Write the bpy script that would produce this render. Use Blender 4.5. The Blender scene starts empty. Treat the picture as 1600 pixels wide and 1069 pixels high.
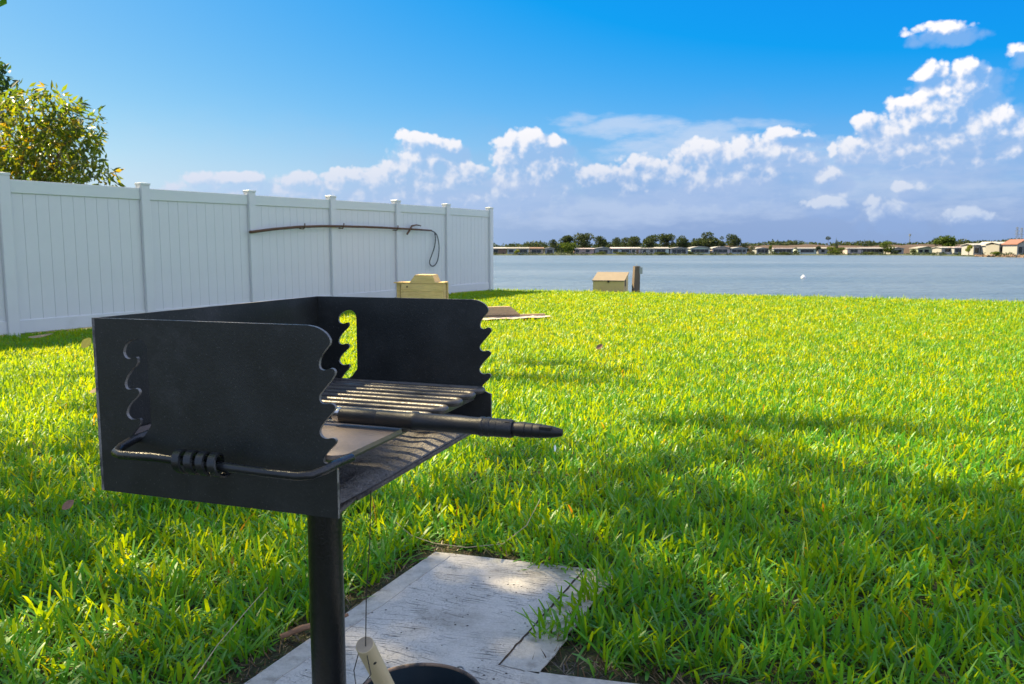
import bpy, math, random
import numpy as np
from mathutils import Vector, Matrix
from mathutils.geometry import tessellate_polygon
R = math.radians
rng = np.random.default_rng(7)
random.seed(7)
S = bpy.context.scene
COL = S.collection

# ------------------------------------------------------------------ camera
cam = bpy.data.cameras.new("camera")
cam_o = bpy.data.objects.new("camera", cam)
COL.objects.link(cam_o)
cam.lens, cam.sensor_width = 28.0, 36.0
cam.clip_start, cam.clip_end = 0.05, 20000
cam_o.location = (0, 0, 1.0)
cam_o.rotation_euler = (R(90 - 6.51), 0, 0)
cam.dof.use_dof = True
cam.dof.focus_distance = 1.9
cam.dof.aperture_fstop = 14.0
S.camera = cam_o

# ------------------------------------------------------------------ light
SUN = Vector((-0.74, 0.44, 1.02)).normalized()          # towards the sun
sun_el = math.asin(SUN.z)
sun_az = math.atan2(SUN.x, SUN.y)
sl = bpy.data.lights.new("sun", 'SUN')
sl.energy, sl.angle, sl.color = 4.3, R(0.5), (1.0, 0.80, 0.47)
so = bpy.data.objects.new("sun", sl)
COL.objects.link(so)
so.rotation_euler = SUN.to_track_quat('Z', 'Y').to_euler()
so.location = (-20, 10, 30)
S.view_settings.view_transform = 'Standard'
S.view_settings.look = 'None'
S.view_settings.exposure = 1.75
S.view_settings.gamma = 1.0
S.view_settings.use_curve_mapping = False
S.cycles.max_bounces = 6
S.cycles.diffuse_bounces = 2
S.cycles.glossy_bounces = 3
S.cycles.transmission_bounces = 4
S.cycles.transparent_max_bounces = 6
S.cycles.use_denoising = True
S.cycles.sample_clamp_indirect = 6


class NT:
    """small helper to write node trees"""
    def __init__(self, tree):
        self.t = tree

    def n(self, typ, ins=None, **props):
        nd = self.t.nodes.new(typ)
        for k, v in props.items():
            setattr(nd, k, v)
        for k, v in (ins or {}).items():
            sock = nd.inputs[k]
            if isinstance(v, bpy.types.NodeSocket):
                self.t.links.new(v, sock)
            else:
                sock.default_value = v
        return nd

    def m(self, op, a, b=None, c=None, clamp=False):
        nd = self.t.nodes.new('ShaderNodeMath')
        nd.operation, nd.use_clamp = op, clamp
        for i, v in enumerate((a, b, c)):
            if v is None:
                continue
            if isinstance(v, bpy.types.NodeSocket):
                self.t.links.new(v, nd.inputs[i])
            else:
                nd.inputs[i].default_value = v
        return nd.outputs[0]

    def v(self, op, a, b=None, out=0):
        nd = self.t.nodes.new('ShaderNodeVectorMath')
        nd.operation = op
        for i, v in enumerate((a, b)):
            if v is None:
                continue
            if isinstance(v, bpy.types.NodeSocket):
                self.t.links.new(v, nd.inputs[i])
            else:
                nd.inputs[i].default_value = v
        return nd.outputs[out]

    def mix(self, f, a, b, mode='MIX'):
        nd = self.t.nodes.new('ShaderNodeMix')
        nd.data_type, nd.blend_type = 'RGBA', mode
        for sock, v in ((nd.inputs[0], f), (nd.inputs[6], a), (nd.inputs[7], b)):
            if isinstance(v, bpy.types.NodeSocket):
                self.t.links.new(v, sock)
            else:
                if sock.type == 'RGBA' and len(v) == 3:
                    v = (*v, 1)
                sock.default_value = v
        return nd.outputs[2]

    def ramp(self, f, lo, hi, smooth=True):
        nd = self.t.nodes.new('ShaderNodeMapRange')
        nd.interpolation_type = 'SMOOTHSTEP' if smooth else 'LINEAR'
        for i, v in ((0, f), (1, lo), (2, hi)):
            if isinstance(v, bpy.types.NodeSocket):
                self.t.links.new(v, nd.inputs[i])
            else:
                nd.inputs[i].default_value = v
        return nd.outputs[0]

    def noise(self, vec, scale, detail=4, rough=0.55, out='Fac'):
        ins = {'Scale': scale, 'Detail': detail, 'Roughness': rough}
        if vec is not None:
            ins['Vector'] = vec
        return self.n('ShaderNodeTexNoise', ins).outputs[out]


# ------------------------------------------------------------------ sky
def az_el(px, py):                     # photo pixel -> azimuth, elevation (measurement only)
    f, th = 1244.4, R(6.51)
    dx, dy = px - 800, py - 534.5
    d = Vector((dx, f * math.cos(th) - dy * math.sin(th), -(dy * math.cos(th) + f * math.sin(th)))).normalized()
    return math.atan2(d.x, d.y), math.asin(d.z)


CUMULUS = [  # cx, cy, rx, ry, weight
    (1492, 152, 40, 34, 1), (1445, 188, 52, 32, 1), (1392, 213, 46, 28, 1), (1340, 228, 34, 20, .9),
    (1540, 205, 42, 32, 1), (1470, 222, 100, 34, 1), (1592, 212, 34, 26, .9), (1355, 195, 16, 14, .7),
    (1485, 110, 40, 13, .62), (1467, 47, 32, 9, .6), (1587, 77, 11, 8, .55), (1415, 161, 17, 7, .5), (1222, 211, 34, 9, .75),
    (1182, 236, 58, 22, 1), (1112, 248, 60, 26, 1), (1030, 270, 60, 26, .9), (1000, 285, 60, 18, .8),
    (935, 275, 48, 15, .85), (1200, 262, 60, 26, .9), (1120, 280, 90, 26, .8),
    (820, 222, 46, 20, 1), (798, 255, 30, 38, 1), (850, 262, 46, 44, .95), (855, 222, 30, 12, .8), (800, 290, 50, 24, .9),
    (655, 220, 36, 15, .95), (700, 227, 22, 12, .8), (650, 258, 50, 26, .9), (725, 277, 42, 22, .85), (570, 282, 76, 18, .9),
    (660, 290, 90, 26, .9), (472, 281, 44, 13, .85), (360, 281, 54, 12, .85), (620, 305, 170, 26, .75), (420, 300, 120, 14, .5),
    (1295, 275, 19, 12, .65), (1298, 316, 30, 10, .5), (1385, 330, 34, 16, .55), (1515, 338, 30, 10, .5), (1425, 293, 22, 7, .45),
]
VEIL = [(985, 195, 110, 20, .9), (1090, 212, 110, 26, 1.0), (1040, 232, 110, 24, .8), (1200, 195, 60, 12, .5), (900, 186, 50, 10, .6),
        (1020, 325, 300, 30, .9), (1120, 300, 130, 26, .9), (1400, 285, 220, 34, .75), (1330, 245, 260, 30, .6), (700, 325, 240, 35, .8), (900, 345, 160, 18, .7), (1480, 325, 120, 20, .6), (820, 300, 90, 30, .8)]


def blob_field(t, p, blobs, warp):
    best = None
    for (cx, cy, rx, ry, w) in blobs:
        a, e = az_el(cx, cy)
        q = t.v('MULTIPLY', t.v('SUBTRACT', warp, (a, e, 0)), (1250 / rx, 1250 / ry, 0))
        d = t.m('MULTIPLY_ADD', t.v('DOT_PRODUCT', q, q, 1), -w, w)
        best = d if best is None else t.m('MAXIMUM', best, d)
    return t.m('MAXIMUM', best, -2.6)


def cloud_group():
    g = bpy.data.node_groups.new("cumulus_density", 'ShaderNodeTree')
    g.interface.new_socket("P", in_out='INPUT', socket_type='NodeSocketVector')
    g.interface.new_socket("D", in_out='OUTPUT', socket_type='NodeSocketFloat')
    t = NT(g)
    gi, go = g.nodes.new('NodeGroupInput'), g.nodes.new('NodeGroupOutput')
    P = gi.outputs[0]
    wn = t.noise(P, 22, 2, .6, 'Color')
    warp = t.v('ADD', P, t.v('MULTIPLY', t.v('SUBTRACT', wn, (.5, .5, .5)), (.016, .013, 0)))
    E = blob_field(t, P, CUMULUS, warp)
    n1 = t.noise(P, 42, 6, .66)
    vo = t.n('ShaderNodeTexVoronoi', {'Vector': warp, 'Scale': 46.0, 'Detail': 2.0, 'Roughness': .6}, feature='F1').outputs['Distance']
    # unseen clouds added outside the view to raise the fill light
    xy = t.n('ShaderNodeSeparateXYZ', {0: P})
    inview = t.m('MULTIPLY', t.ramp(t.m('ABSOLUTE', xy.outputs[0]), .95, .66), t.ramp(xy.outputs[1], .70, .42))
    fill_clouds = t.m('MULTIPLY_ADD', t.noise(t.v('MULTIPLY', P, (.8, 1.3, 1)), 3.2, 4, .5), 5.0, -1.95)
    fill_clouds = t.m('SUBTRACT', fill_clouds, t.m('MULTIPLY', inview, 5.0))
    E = t.m('MAXIMUM', E, t.m('MAXIMUM', fill_clouds, -2.6))
    d = t.m('ADD', t.m('ADD', E, .62), t.m('MULTIPLY_ADD', n1, 1.7, -.85))
    d = t.m('ADD', d, t.m('MULTIPLY_ADD', vo, -1.15, .46))
    g.links.new(d, go.inputs[0])
    return g


def build_world():
    w = bpy.data.worlds.new("World")
    S.world = w
    w.use_nodes = True
    w.node_tree.nodes.clear()
    t = NT(w.node_tree)
    out = t.n('ShaderNodeOutputWorld')
    sky = t.n('ShaderNodeTexSky', sky_type='NISHITA', sun_disc=False, sun_elevation=sun_el, sun_rotation=sun_az,
              air_density=1.0, dust_density=1.2, ozone_density=2.2, altitude=10)
    d = t.n('ShaderNodeTexCoord').outputs['Generated']
    sx = t.n('ShaderNodeSeparateXYZ', {0: d})
    az = t.m('ARCTAN2', sx.outputs[0], sx.outputs[1])
    el = t.m('ARCSINE', sx.outputs[2])
    P = t.n('ShaderNodeCombineXYZ', {0: az, 1: el}).outputs[0]
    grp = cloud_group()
    D0 = t.n('ShaderNodeGroup', {0: P}, node_tree=None) if False else None
    def dens(vec):
        nd = w.node_tree.nodes.new('ShaderNodeGroup')
        nd.node_tree = grp
        w.node_tree.links.new(vec, nd.inputs[0])
        return nd.outputs[0]
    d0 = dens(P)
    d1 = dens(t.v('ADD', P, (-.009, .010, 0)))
    slope = t.m('SUBTRACT', d0, d1)
    lit = t.ramp(slope, -.55, 1.05)
    alpha = t.m('MAXIMUM', t.ramp(d0, -.55, .15), t.m('MULTIPLY', t.ramp(d1, -1.2, .1), .80))
    # clear sky, a little more saturated
    clear = t.n('ShaderNodeHueSaturation', {'Hue': .497, 'Saturation': 1.42, 'Value': 1.0, 'Color': sky.outputs[0]}).outputs[0]
    clear = t.v('MAXIMUM', t.v('ADD', t.v('MULTIPLY', clear, (.78, .62, .08)), (-.80, .36, 4.86)), (.04, .3, 1))
    k = 1.0
    glow = t.ramp(az, .25, -.75)
    # low band of thin cloud all round the horizon
    sp = t.v('MULTIPLY', P, (1, 2.2, 1))
    bn = t.noise(sp, 9, 6, .6)
    band = t.m('MAXIMUM', t.m('MULTIPLY', t.ramp(t.m('ADD', el, t.m('MULTIPLY_ADD', bn, .12, -.06)), .18, .0), .66), t.m('MULTIPLY', t.ramp(el, .12, .015), .92))
    c = t.mix(band, clear, t.mix(glow, (1.62, 2.38, 3.90), (3.4, 4.6, 5.5)))
    # thin veils
    wv = t.v('ADD', P, t.v('MULTIPLY', t.v('SUBTRACT', t.noise(t.v('MULTIPLY', P, (1, 2.5, 1)), 12, 4, .6, 'Color'), (.5, .5, .5)), (.12, .03, 0)))
    V = blob_field(t, P, VEIL, wv)
    vn = t.noise(t.v('MULTIPLY', P, (1, 3.2, 1)), 26, 5, .6)
    va = t.m('MULTIPLY', t.ramp(t.m('ADD', V, t.m('MULTIPLY_ADD', vn, 1.4, -.7)), -.1, 1.0), .74)
    c = t.mix(va, c, t.mix(t.ramp(el, .06, .14), (2.95, 3.65, 4.95), (3.4, 4.15, 5.35)))
    # cumulus
    low = t.ramp(el, .02, .20)
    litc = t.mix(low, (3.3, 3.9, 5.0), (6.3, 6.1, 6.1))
    shc = t.mix(low, t.mix(glow, (1.7, 2.6, 4.5), (2.8, 3.9, 5.4)), (2.5, 3.4, 5.1))
    # clouds opposite the sun brightened for more fill from behind the camera
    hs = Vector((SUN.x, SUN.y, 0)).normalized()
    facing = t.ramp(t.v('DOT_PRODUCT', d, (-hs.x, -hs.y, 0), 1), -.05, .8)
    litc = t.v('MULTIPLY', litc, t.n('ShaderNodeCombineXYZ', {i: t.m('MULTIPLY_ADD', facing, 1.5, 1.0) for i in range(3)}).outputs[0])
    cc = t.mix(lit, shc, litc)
    # the body of a big cloud fades into the haze
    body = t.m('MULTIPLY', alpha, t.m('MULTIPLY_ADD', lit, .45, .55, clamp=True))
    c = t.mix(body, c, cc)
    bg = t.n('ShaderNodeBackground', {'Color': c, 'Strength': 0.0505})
    w.node_tree.links.new(bg.outputs[0], out.inputs[0])
    w.cycles.sampling_method = 'MANUAL'
    w.cycles.sample_map_resolution = 256


build_world()


# ------------------------------------------------------------------ mesh helpers
class MB:
    def __init__(self):
        self.v, self.f, self.mi = [], [], []
        self.m = 0

    def add(self, vs, fs):
        o = len(self.v)
        self.v += [tuple(x) for x in vs]
        self.f += [tuple(i + o for i in f) for f in fs]
        self.mi += [self.m] * len(fs)
        return self

    def box(self, a, b, M=None):
        (x0, y0, z0), (x1, y1, z1) = a, b
        vs = [Vector(p) for p in ((x0, y0, z0), (x1, y0, z0), (x1, y1, z0), (x0, y1, z0), (x0, y0, z1), (x1, y0, z1), (x1, y1, z1), (x0, y1, z1))]
        if M is not None:
            vs = [M @ p for p in vs]
        return self.add(vs, [(0, 3, 2, 1), (4, 5, 6, 7), (0, 1, 5, 4), (1, 2, 6, 5), (2, 3, 7, 6), (3, 0, 4, 7)])

    def bbox(self, a, b, c=.004, M=None):
        """box with chamfered edges"""
        a, b = Vector(a), Vector(b)
        ctr, h = (a + b) / 2, (b - a) / 2
        c = min(c, min(h) * .6)
        vs, idx = [], {}
        for sx in (-1, 1):
            for sy in (-1, 1):
                for sz in (-1, 1):
                    for ax in range(3):
                        s = (sx, sy, sz)
                        p = Vector([ctr[i] + s[i] * (h[i] if i == ax else h[i] - c) for i in range(3)])
                        idx[(sx, sy, sz, ax)] = len(vs)
                        vs.append(M @ p if M is not None else p)
        fs = []
        for ax in range(3):
            u, w = (ax + 1) % 3, (ax + 2) % 3
            for s in (-1, 1):
                q = []
                for (su, sw) in ((-1, -1), (1, -1), (1, 1), (-1, 1)):
                    k = [0, 0, 0]; k[ax], k[u], k[w] = s, su, sw
                    q.append(idx[(*k, ax)])
                fs.append(q if s > 0 else q[::-1])
        for ax in range(3):           # edges along ax
            u, w = (ax + 1) % 3, (ax + 2) % 3
            for su in (-1, 1):
                for sw in (-1, 1):
                    k0, k1 = [0, 0, 0], [0, 0, 0]
                    k0[ax], k0[u], k0[w] = -1, su, sw
                    k1[ax], k1[u], k1[w] = 1, su, sw
                    q = [idx[(*k0, u)], idx[(*k1, u)], idx[(*k1, w)], idx[(*k0, w)]]
                    fs.append(q if su * sw < 0 else q[::-1])
        for sx in (-1, 1):
            for sy in (-1, 1):
                for sz in (-1, 1):
                    q = [idx[(sx, sy, sz, i)] for i in range(3)]
                    fs.append(q if sx * sy * sz > 0 else q[::-1])
        return self.add(vs, fs)

    def tube(self, pts, r, n=10, cap=True):
        pts = [Vector(p) for p in pts]
        rs = r if isinstance(r, (list, tuple)) else [r] * len(pts)
        vs, fs = [], []
        up = None
        for i, p in enumerate(pts):
            d = (pts[min(i + 1, len(pts) - 1)] - pts[max(i - 1, 0)]).normalized()
            if up is None:
                up = Vector((0, 0, 1)) if abs(d.z) < .9 else Vector((1, 0, 0))
            s = d.cross(up).normalized()
            up = s.cross(d).normalized()
            for k in range(n):
                a = 2 * math.pi * k / n
                vs.append(p + (s * math.cos(a) + up * math.sin(a)) * rs[i])
        for i in range(len(pts) - 1):
            for k in range(n):
                a, b = i * n + k, i * n + (k + 1) % n
                fs.append((a, a + n, b + n, b))
        if cap:
            fs.append(tuple(range(n)))
            fs.append(tuple(reversed(range((len(pts) - 1) * n, len(pts) * n))))
        return self.add(vs, fs)

    def lathe(self, prof, n=32, M=None):
        vs, fs = [], []
        for (r, z) in prof:
            for k in range(n):
                a = 2 * math.pi * k / n
                p = Vector((r * math.cos(a), r * math.sin(a), z))
                vs.append(M @ p if M is not None else p)
        for i in range(len(prof) - 1):
            for k in range(n):
                a, b = i * n + k, i * n + (k + 1) % n
                fs.append((a, b, b + n, a + n))
        return self.add(vs, fs)

    def prism(self, loops, fn, t0, t1, edge_m=None):
        """2-D loops (outer + holes) extruded; fn(u, v, t) -> point"""
        L = [[Vector((u, v, 0)) for u, v in lp] for lp in loops]
        tris = tessellate_polygon(L)
        flat = [p for lp in L for p in lp]
        n = len(flat)
        vs = [fn(p.x, p.y, t0) for p in flat] + [fn(p.x, p.y, t1) for p in flat]
        fs = [tuple(t) for t in tris] + [tuple(i + n for i in reversed(t)) for t in tris]
        ncap = len(fs)
        o = 0
        for lp in L:
            k = len(lp)
            for i in range(k):
                a, b = o + i, o + (i + 1) % k
                fs.append((a, b, b + n, a + n))
            o += k
        self.add(vs, fs)
        if edge_m is not None:
            q = len(self.mi) - len(fs) + ncap
            self.mi[q:] = [edge_m] * (len(self.mi) - q)
        return self

    def build(self, name, mats, parent=None, smooth=None, fix=True):
        me = bpy.data.meshes.new(name)
        me.from_pydata([tuple(p) for p in self.v], [], self.f)
        if fix:
            import bmesh
            bm = bmesh.new(); bm.from_mesh(me)
            bmesh.ops.recalc_face_normals(bm, faces=bm.faces)
            bm.to_mesh(me); bm.free()
        if not isinstance(mats, (list, tuple)):
            mats = [mats]
        for m in mats:
            me.materials.append(m)
        if len(mats) > 1:
            me.polygons.foreach_set('material_index', self.mi)
        if smooth is not None:
            me.shade_smooth()
            if smooth < 180:
                me.set_sharp_from_angle(angle=R(smooth))
        return link(name, me, parent)


def link(name, data, parent=None):
    o = bpy.data.objects.new(name, data)
    COL.objects.link(o)
    if parent is not None:
        o.parent = parent
    return o


def tag(o, label=None, cat=None, group=None, kind=None):
    if label: o['label'] = label
    if cat: o['category'] = cat
    if group: o['group'] = group
    if kind: o['kind'] = kind
    return o


def thing(name, label, cat, loc=(0, 0, 0), rz=0.0, group=None):
    o = link(name, None)
    o.location, o.rotation_euler = loc, (0, 0, rz)
    o.empty_display_size = .1
    return tag(o, label, cat, group)


def tri_mesh(name, V, T, mat, tint=None, parent=None):
    me = bpy.data.meshes.new(name)
    V = np.ascontiguousarray(V, np.float32); T = np.ascontiguousarray(T, np.int32)
    me.vertices.add(len(V)); me.vertices.foreach_set('co', V.ravel())
    me.loops.add(T.size); me.loops.foreach_set('vertex_index', T.ravel())
    me.polygons.add(len(T)); me.polygons.foreach_set('loop_start', np.arange(0, T.size, 3, dtype=np.int32))
    if tint is not None:
        a = me.attributes.new('tint', 'FLOAT', 'POINT')
        a.data.foreach_set('value', np.ascontiguousarray(tint, np.float32))
    me.update(calc_edges=True)
    me.materials.append(mat)
    return link(name, me, parent)


# ------------------------------------------------------------------ materials
def pmat(name, col, rough=.6, var=.15, scale=8, col2=None, thr=None, bump=0, bscale=40, metal=0, spec=.5, detail=5, stretch=None):
    m = bpy.data.materials.new(name)
    m.use_nodes = True
    t = NT(m.node_tree)
    b = m.node_tree.nodes['Principled BSDF']
    tc = t.n('ShaderNodeTexCoord').outputs['Object']
    if stretch:
        tc = t.v('MULTIPLY', tc, stretch)
    n = t.noise(tc, scale, detail, .6)
    c = t.mix(t.m('MULTIPLY_ADD', n, 1.6, -.3, clamp=True), tuple(x * (1 - var) for x in col), tuple(min(1, x * (1 + var)) for x in col))
    if col2 is not None:
        n2 = t.noise(tc, scale * .37 + 1.3, 6, .65)
        lo, hi = thr or (.5, .7)
        c = t.mix(t.ramp(n2, lo, hi), c, col2)
    m.node_tree.links.new(c, b.inputs['Base Color'])
    b.inputs['Roughness'].default_value = rough
    b.inputs['Metallic'].default_value = metal
    b.inputs['Specular IOR Level'].default_value = spec
    if bump:
        bn = t.n('ShaderNodeBump', {'Height': t.noise(tc, bscale, 5, .6), 'Strength': min(1, bump), 'Distance': .01 * max(1, bump)})
        m.node_tree.links.new(bn.outputs[0], b.inputs['Normal'])
    return m


def leaf_mat(name, stops, trans, gloss=.06, tw=.4, rough=.45):
    """thin leaf: diffuse + translucent + a little gloss; 'tint' runs through the stops"""
    m = bpy.data.materials.new(name)
    m.use_nodes = True
    nt = m.node_tree
    nt.nodes.clear()
    t = NT(nt)
    out = t.n('ShaderNodeOutputMaterial')
    a = t.n('ShaderNodeAttribute', attribute_name='tint').outputs['Fac']
    cr = t.n('ShaderNodeValToRGB', {0: a})
    e = cr.color_ramp.elements
    while len(e) < len(stops):
        e.new(.5)
    for i, (p, c) in enumerate(stops):
        e[i].position, e[i].color = p, (*c, 1)
    dif = t.n('ShaderNodeBsdfDiffuse', {'Color': cr.outputs[0]})
    tcol = t.mix(1.0, cr.outputs[0], (*trans, 1), 'MULTIPLY')
    tr = t.n('ShaderNodeBsdfTranslucent', {'Color': tcol})
    mx = t.n('ShaderNodeMixShader', {0: tw, 1: dif.outputs[0], 2: tr.outputs[0]})
    gl = t.n('ShaderNodeBsdfGlossy', {'Color': (1, 1, 1, 1), 'Roughness': rough})
    fr = t.n('ShaderNodeFresnel', {'IOR': 1.4})
    gf = t.m('MULTIPLY_ADD', fr.outputs[0], gloss * 4, gloss * .3, clamp=True)
    m2 = t.n('ShaderNodeMixShader', {0: gf, 1: mx.outputs[0], 2: gl.outputs[0]})
    nt.links.new(m2.outputs[0], out.inputs[0])
    return m


M = {}
M['grass'] = leaf_mat('grass_blade', [(0, (.048, .24, .028)), (.45, (.072, .33, .022)), (.8, (.116, .375, .013)), (.93, (.135, .36, .012)), (1, (.15, .19, .07))],
                      (5.4, 1.62, .10), gloss=.012, tw=.55, rough=.5)
M['thatch'] = leaf_mat('dead_thatch', [(0, (.05, .03, .018)), (.6, (.14, .09, .045)), (1, (.28, .2, .10))], (1, .9, .6), gloss=.02, tw=.2)
M['mango'] = leaf_mat('broad_leaf', [(0, (.022, .055, .014)), (.5, (.05, .10, .016)), (.85, (.10, .14, .02)), (1, (.15, .13, .02))], (4.0, 3.0, .5), gloss=.03, tw=.55, rough=.4)
M['oak'] = leaf_mat('dark_leaf', [(0, (.018, .045, .022)), (.6, (.04, .085, .03)), (1, (.09, .13, .03))], (2.4, 2.2, .8), gloss=.02, tw=.4)
M['canopy'] = leaf_mat('canopy_leaf', [(0, (.05, .12, .02)), (.6, (.08, .18, .025)), (1, (.12, .2, .03))], (2.6, 2.6, .8), gloss=.02, tw=.55)
M['far_leaf'] = leaf_mat('far_leaf', [(0, (.030, .050, .034)), (.5, (.058, .082, .042)), (.8, (.095, .118, .045)), (1, (.13, .12, .07))], (1.6, 1.6, .8), gloss=.004, tw=.25, rough=.7)
M['far_bright'] = leaf_mat('far_bright_leaf', [(0, (.05, .09, .02)), (.5, (.12, .17, .03)), (1, (.26, .27, .05))], (1.6, 1.5, .7), gloss=.004, tw=.25, rough=.7)
M['bark'] = pmat('bark', (.13, .10, .075), .9, .4, 14, bump=1.0, bscale=30, stretch=(1, 1, .3))


def soil_mat():
    m = pmat('soil', (.055, .038, .024), .95, .5, 30, bump=1.5, bscale=60)
    return m


M['soil'] = soil_mat()


def lawn_mat():
    m = bpy.data.materials.new('lawn_soil')
    m.use_nodes = True
    t = NT(m.node_tree)
    b = m.node_tree.nodes['Principled BSDF']
    tc = t.n('ShaderNodeTexCoord').outputs['Object']
    n = t.noise(tc, 9, 6, .65)
    n2 = t.noise(tc, 60, 4, .6)
    c = t.mix(t.ramp(n2, .35, .7), (.028, .024, .013), (.05, .075, .015))
    c = t.mix(t.ramp(n, .55, .75), c, (.075, .055, .03))
    m.node_tree.links.new(c, b.inputs['Base Color'])
    b.inputs['Roughness'].default_value = .95
    bn = t.n('ShaderNodeBump', {'Height': n2, 'Strength': 1.0, 'Distance': .02})
    m.node_tree.links.new(bn.outputs[0], b.inputs['Normal'])
    return m


M['lawn'] = lawn_mat()


def water_mat():
    m = bpy.data.materials.new('lake_water')
    m.use_nodes = True
    t = NT(m.node_tree)
    b = m.node_tree.nodes['Principled BSDF']
    tc = t.n('ShaderNodeTexCoord').outputs['Object']
    c = t.mix(t.ramp(t.noise(t.v('MULTIPLY', tc, (.012, .05, 1)), 1, 4), .3, .7), (.085, .130, .180), (.140, .188, .245))
    m.node_tree.links.new(c, b.inputs['Base Color'])
    b.inputs['Roughness'].default_value = .28
    b.inputs['IOR'].default_value = 1.33
    h1 = t.noise(t.v('MULTIPLY', tc, (.9, 2.2, 1)), 1.0, 5, .62)
    h2 = t.noise(t.v('MULTIPLY', tc, (.05, .22, 1)), 1.0, 3, .5)
    h3 = t.noise(t.v('MULTIPLY', tc, (.35, 1.1, 1)), 1.0, 4, .6)
    h = t.m('ADD', t.m('ADD', t.m('MULTIPLY', h1, .34), t.m('MULTIPLY', h3, .8)), t.m('MULTIPLY', h2, 1.1))
    bn = t.n('ShaderNodeBump', {'Height': h, 'Strength': 1.0, 'Distance': .9})
    m.node_tree.links.new(bn.outputs[0], b.inputs['Normal'])
    return m


M['water'] = water_mat()


def concrete_mat():
    m = bpy.data.materials.new('broom_concrete')
    m.use_nodes = True
    t = NT(m.node_tree)
    b = m.node_tree.nodes['Principled BSDF']
    tc = t.n('ShaderNodeTexCoord').outputs['Object']
    # broom strokes run across the slab, wavering
    wob = t.v('ADD', tc, t.v('MULTIPLY', t.v('SUBTRACT', t.noise(tc, 2.6, 2, .5, 'Color'), (.5, .5, .5)), (.03, .05, 0)))
    mp = t.n('ShaderNodeMapping', {'Vector': wob, 'Rotation': (0, 0, R(13))}).outputs[0]
    mpb = t.n('ShaderNodeMapping', {'Vector': wob, 'Rotation': (0, 0, R(27)), 'Location': (.37, .11, 0)}).outputs[0]
    fan = t.ramp(t.noise(tc, 2.2, 2, .5), .47, .53)
    sa = t.noise(t.v('MULTIPLY', mp, (9, 190, 1)), 1.0, 3, .65)
    sb = t.noise(t.v('MULTIPLY', mpb, (9, 190, 1)), 1.0, 3, .65)
    st = t.m('ADD', t.m('MULTIPLY', sa, t.m('SUBTRACT', 1.0, fan)), t.m('MULTIPLY', sb, fan))
    st2 = t.noise(tc, 210, 3, .65)
    big = t.noise(tc, 5, 6, .65)
    keep = t.ramp(t.noise(tc, 4.2, 4, .6), .28, .62)
    strk = t.m('MAXIMUM', t.m('MULTIPLY', t.ramp(st, .58, .66), .95), t.m('MULTIPLY', t.ramp(st2, .56, .68), .42))
    dark = t.m('MULTIPLY', strk, t.m('MULTIPLY_ADD', keep, .78, .12))
    vor = t.n('ShaderNodeTexVoronoi', {'Vector': tc, 'Scale': 42.0}).outputs['Distance']
    pit = t.m('MULTIPLY', t.ramp(vor, .16, .08), t.ramp(t.noise(tc, 9, 3), .46, .58))
    grit = t.noise(tc, 150, 3, .7)
    c = t.mix(t.m('MULTIPLY_ADD', t.m('ADD', big, grit), 1.1, -.6, clamp=True), (.36, .345, .315), (.63, .605, .555))
    c = t.mix(t.m('MULTIPLY', t.ramp(t.noise(tc, 3.3, 6, .7), .50, .72), .75), c, (.27, .25, .215))
    c = t.mix(dark, c, (.07, .068, .065))
    c = t.mix(pit, c, (.05, .045, .04))
    m.node_tree.links.new(c, b.inputs['Base Color'])
    b.inputs['Roughness'].default_value = .85
    h = t.m('SUBTRACT', t.m('MULTIPLY', t.noise(tc, 160, 3), .15), t.m('ADD', t.m('MULTIPLY', dark, .8), pit))
    bn = t.n('ShaderNodeBump', {'Height': h, 'Strength': 1.0, 'Distance': .004})
    m.node_tree.links.new(bn.outputs[0], b.inputs['Normal'])
    return m


M['concrete'] = concrete_mat()
M['edge'] = pmat('worn_metal_edge', (.22, .21, .20), .5, .5, 60, col2=(.04, .04, .042), thr=(.48, .62))
M['concrete_smooth'] = pmat('trowelled_concrete', (.46, .44, .395), .85, .22, 45, col2=(.29, .27, .235), thr=(.48, .70), bump=.4, bscale=150)
M['vinyl'] = pmat('white_vinyl', (.655, .67, .695), .42, .05, 2.2, col2=(.58, .60, .61), thr=(.55, .85), spec=.4)
M['vinyl_rail'] = pmat('white_vinyl_rail', (.64, .675, .68), .36, .03, 3, spec=.45)


def black_mat():
    m = bpy.data.materials.new('black_grill_paint')
    m.use_nodes = True
    t = NT(m.node_tree)
    b = m.node_tree.nodes['Principled BSDF']
    tc = t.n('ShaderNodeTexCoord').outputs['Object']
    n = t.noise(tc, 9, 6, .65)
    sp = t.noise(tc, 420, 2, .5)
    c = t.mix(t.ramp(n, .35, .75), (.011, .0135, .0135), (.025, .0285, .028))
    soot = t.m('MULTIPLY', t.ramp(t.noise(tc, 7, 7, .72), .52, .74), .5)
    c = t.mix(soot, c, (.065, .066, .070))
    c = t.mix(t.m('MULTIPLY', t.ramp(sp, .66, .74), .5), c, (.16, .16, .15))
    m.node_tree.links.new(c, b.inputs['Base Color'])
    m.node_tree.links.new(t.m('MULTIPLY_ADD', n, .3, .33), b.inputs['Roughness'])
    bn = t.n('ShaderNodeBump', {'Height': t.noise(tc, 260, 4), 'Strength': .35, 'Distance': .001})
    m.node_tree.links.new(bn.outputs[0], b.inputs['Normal'])
    return m


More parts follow.
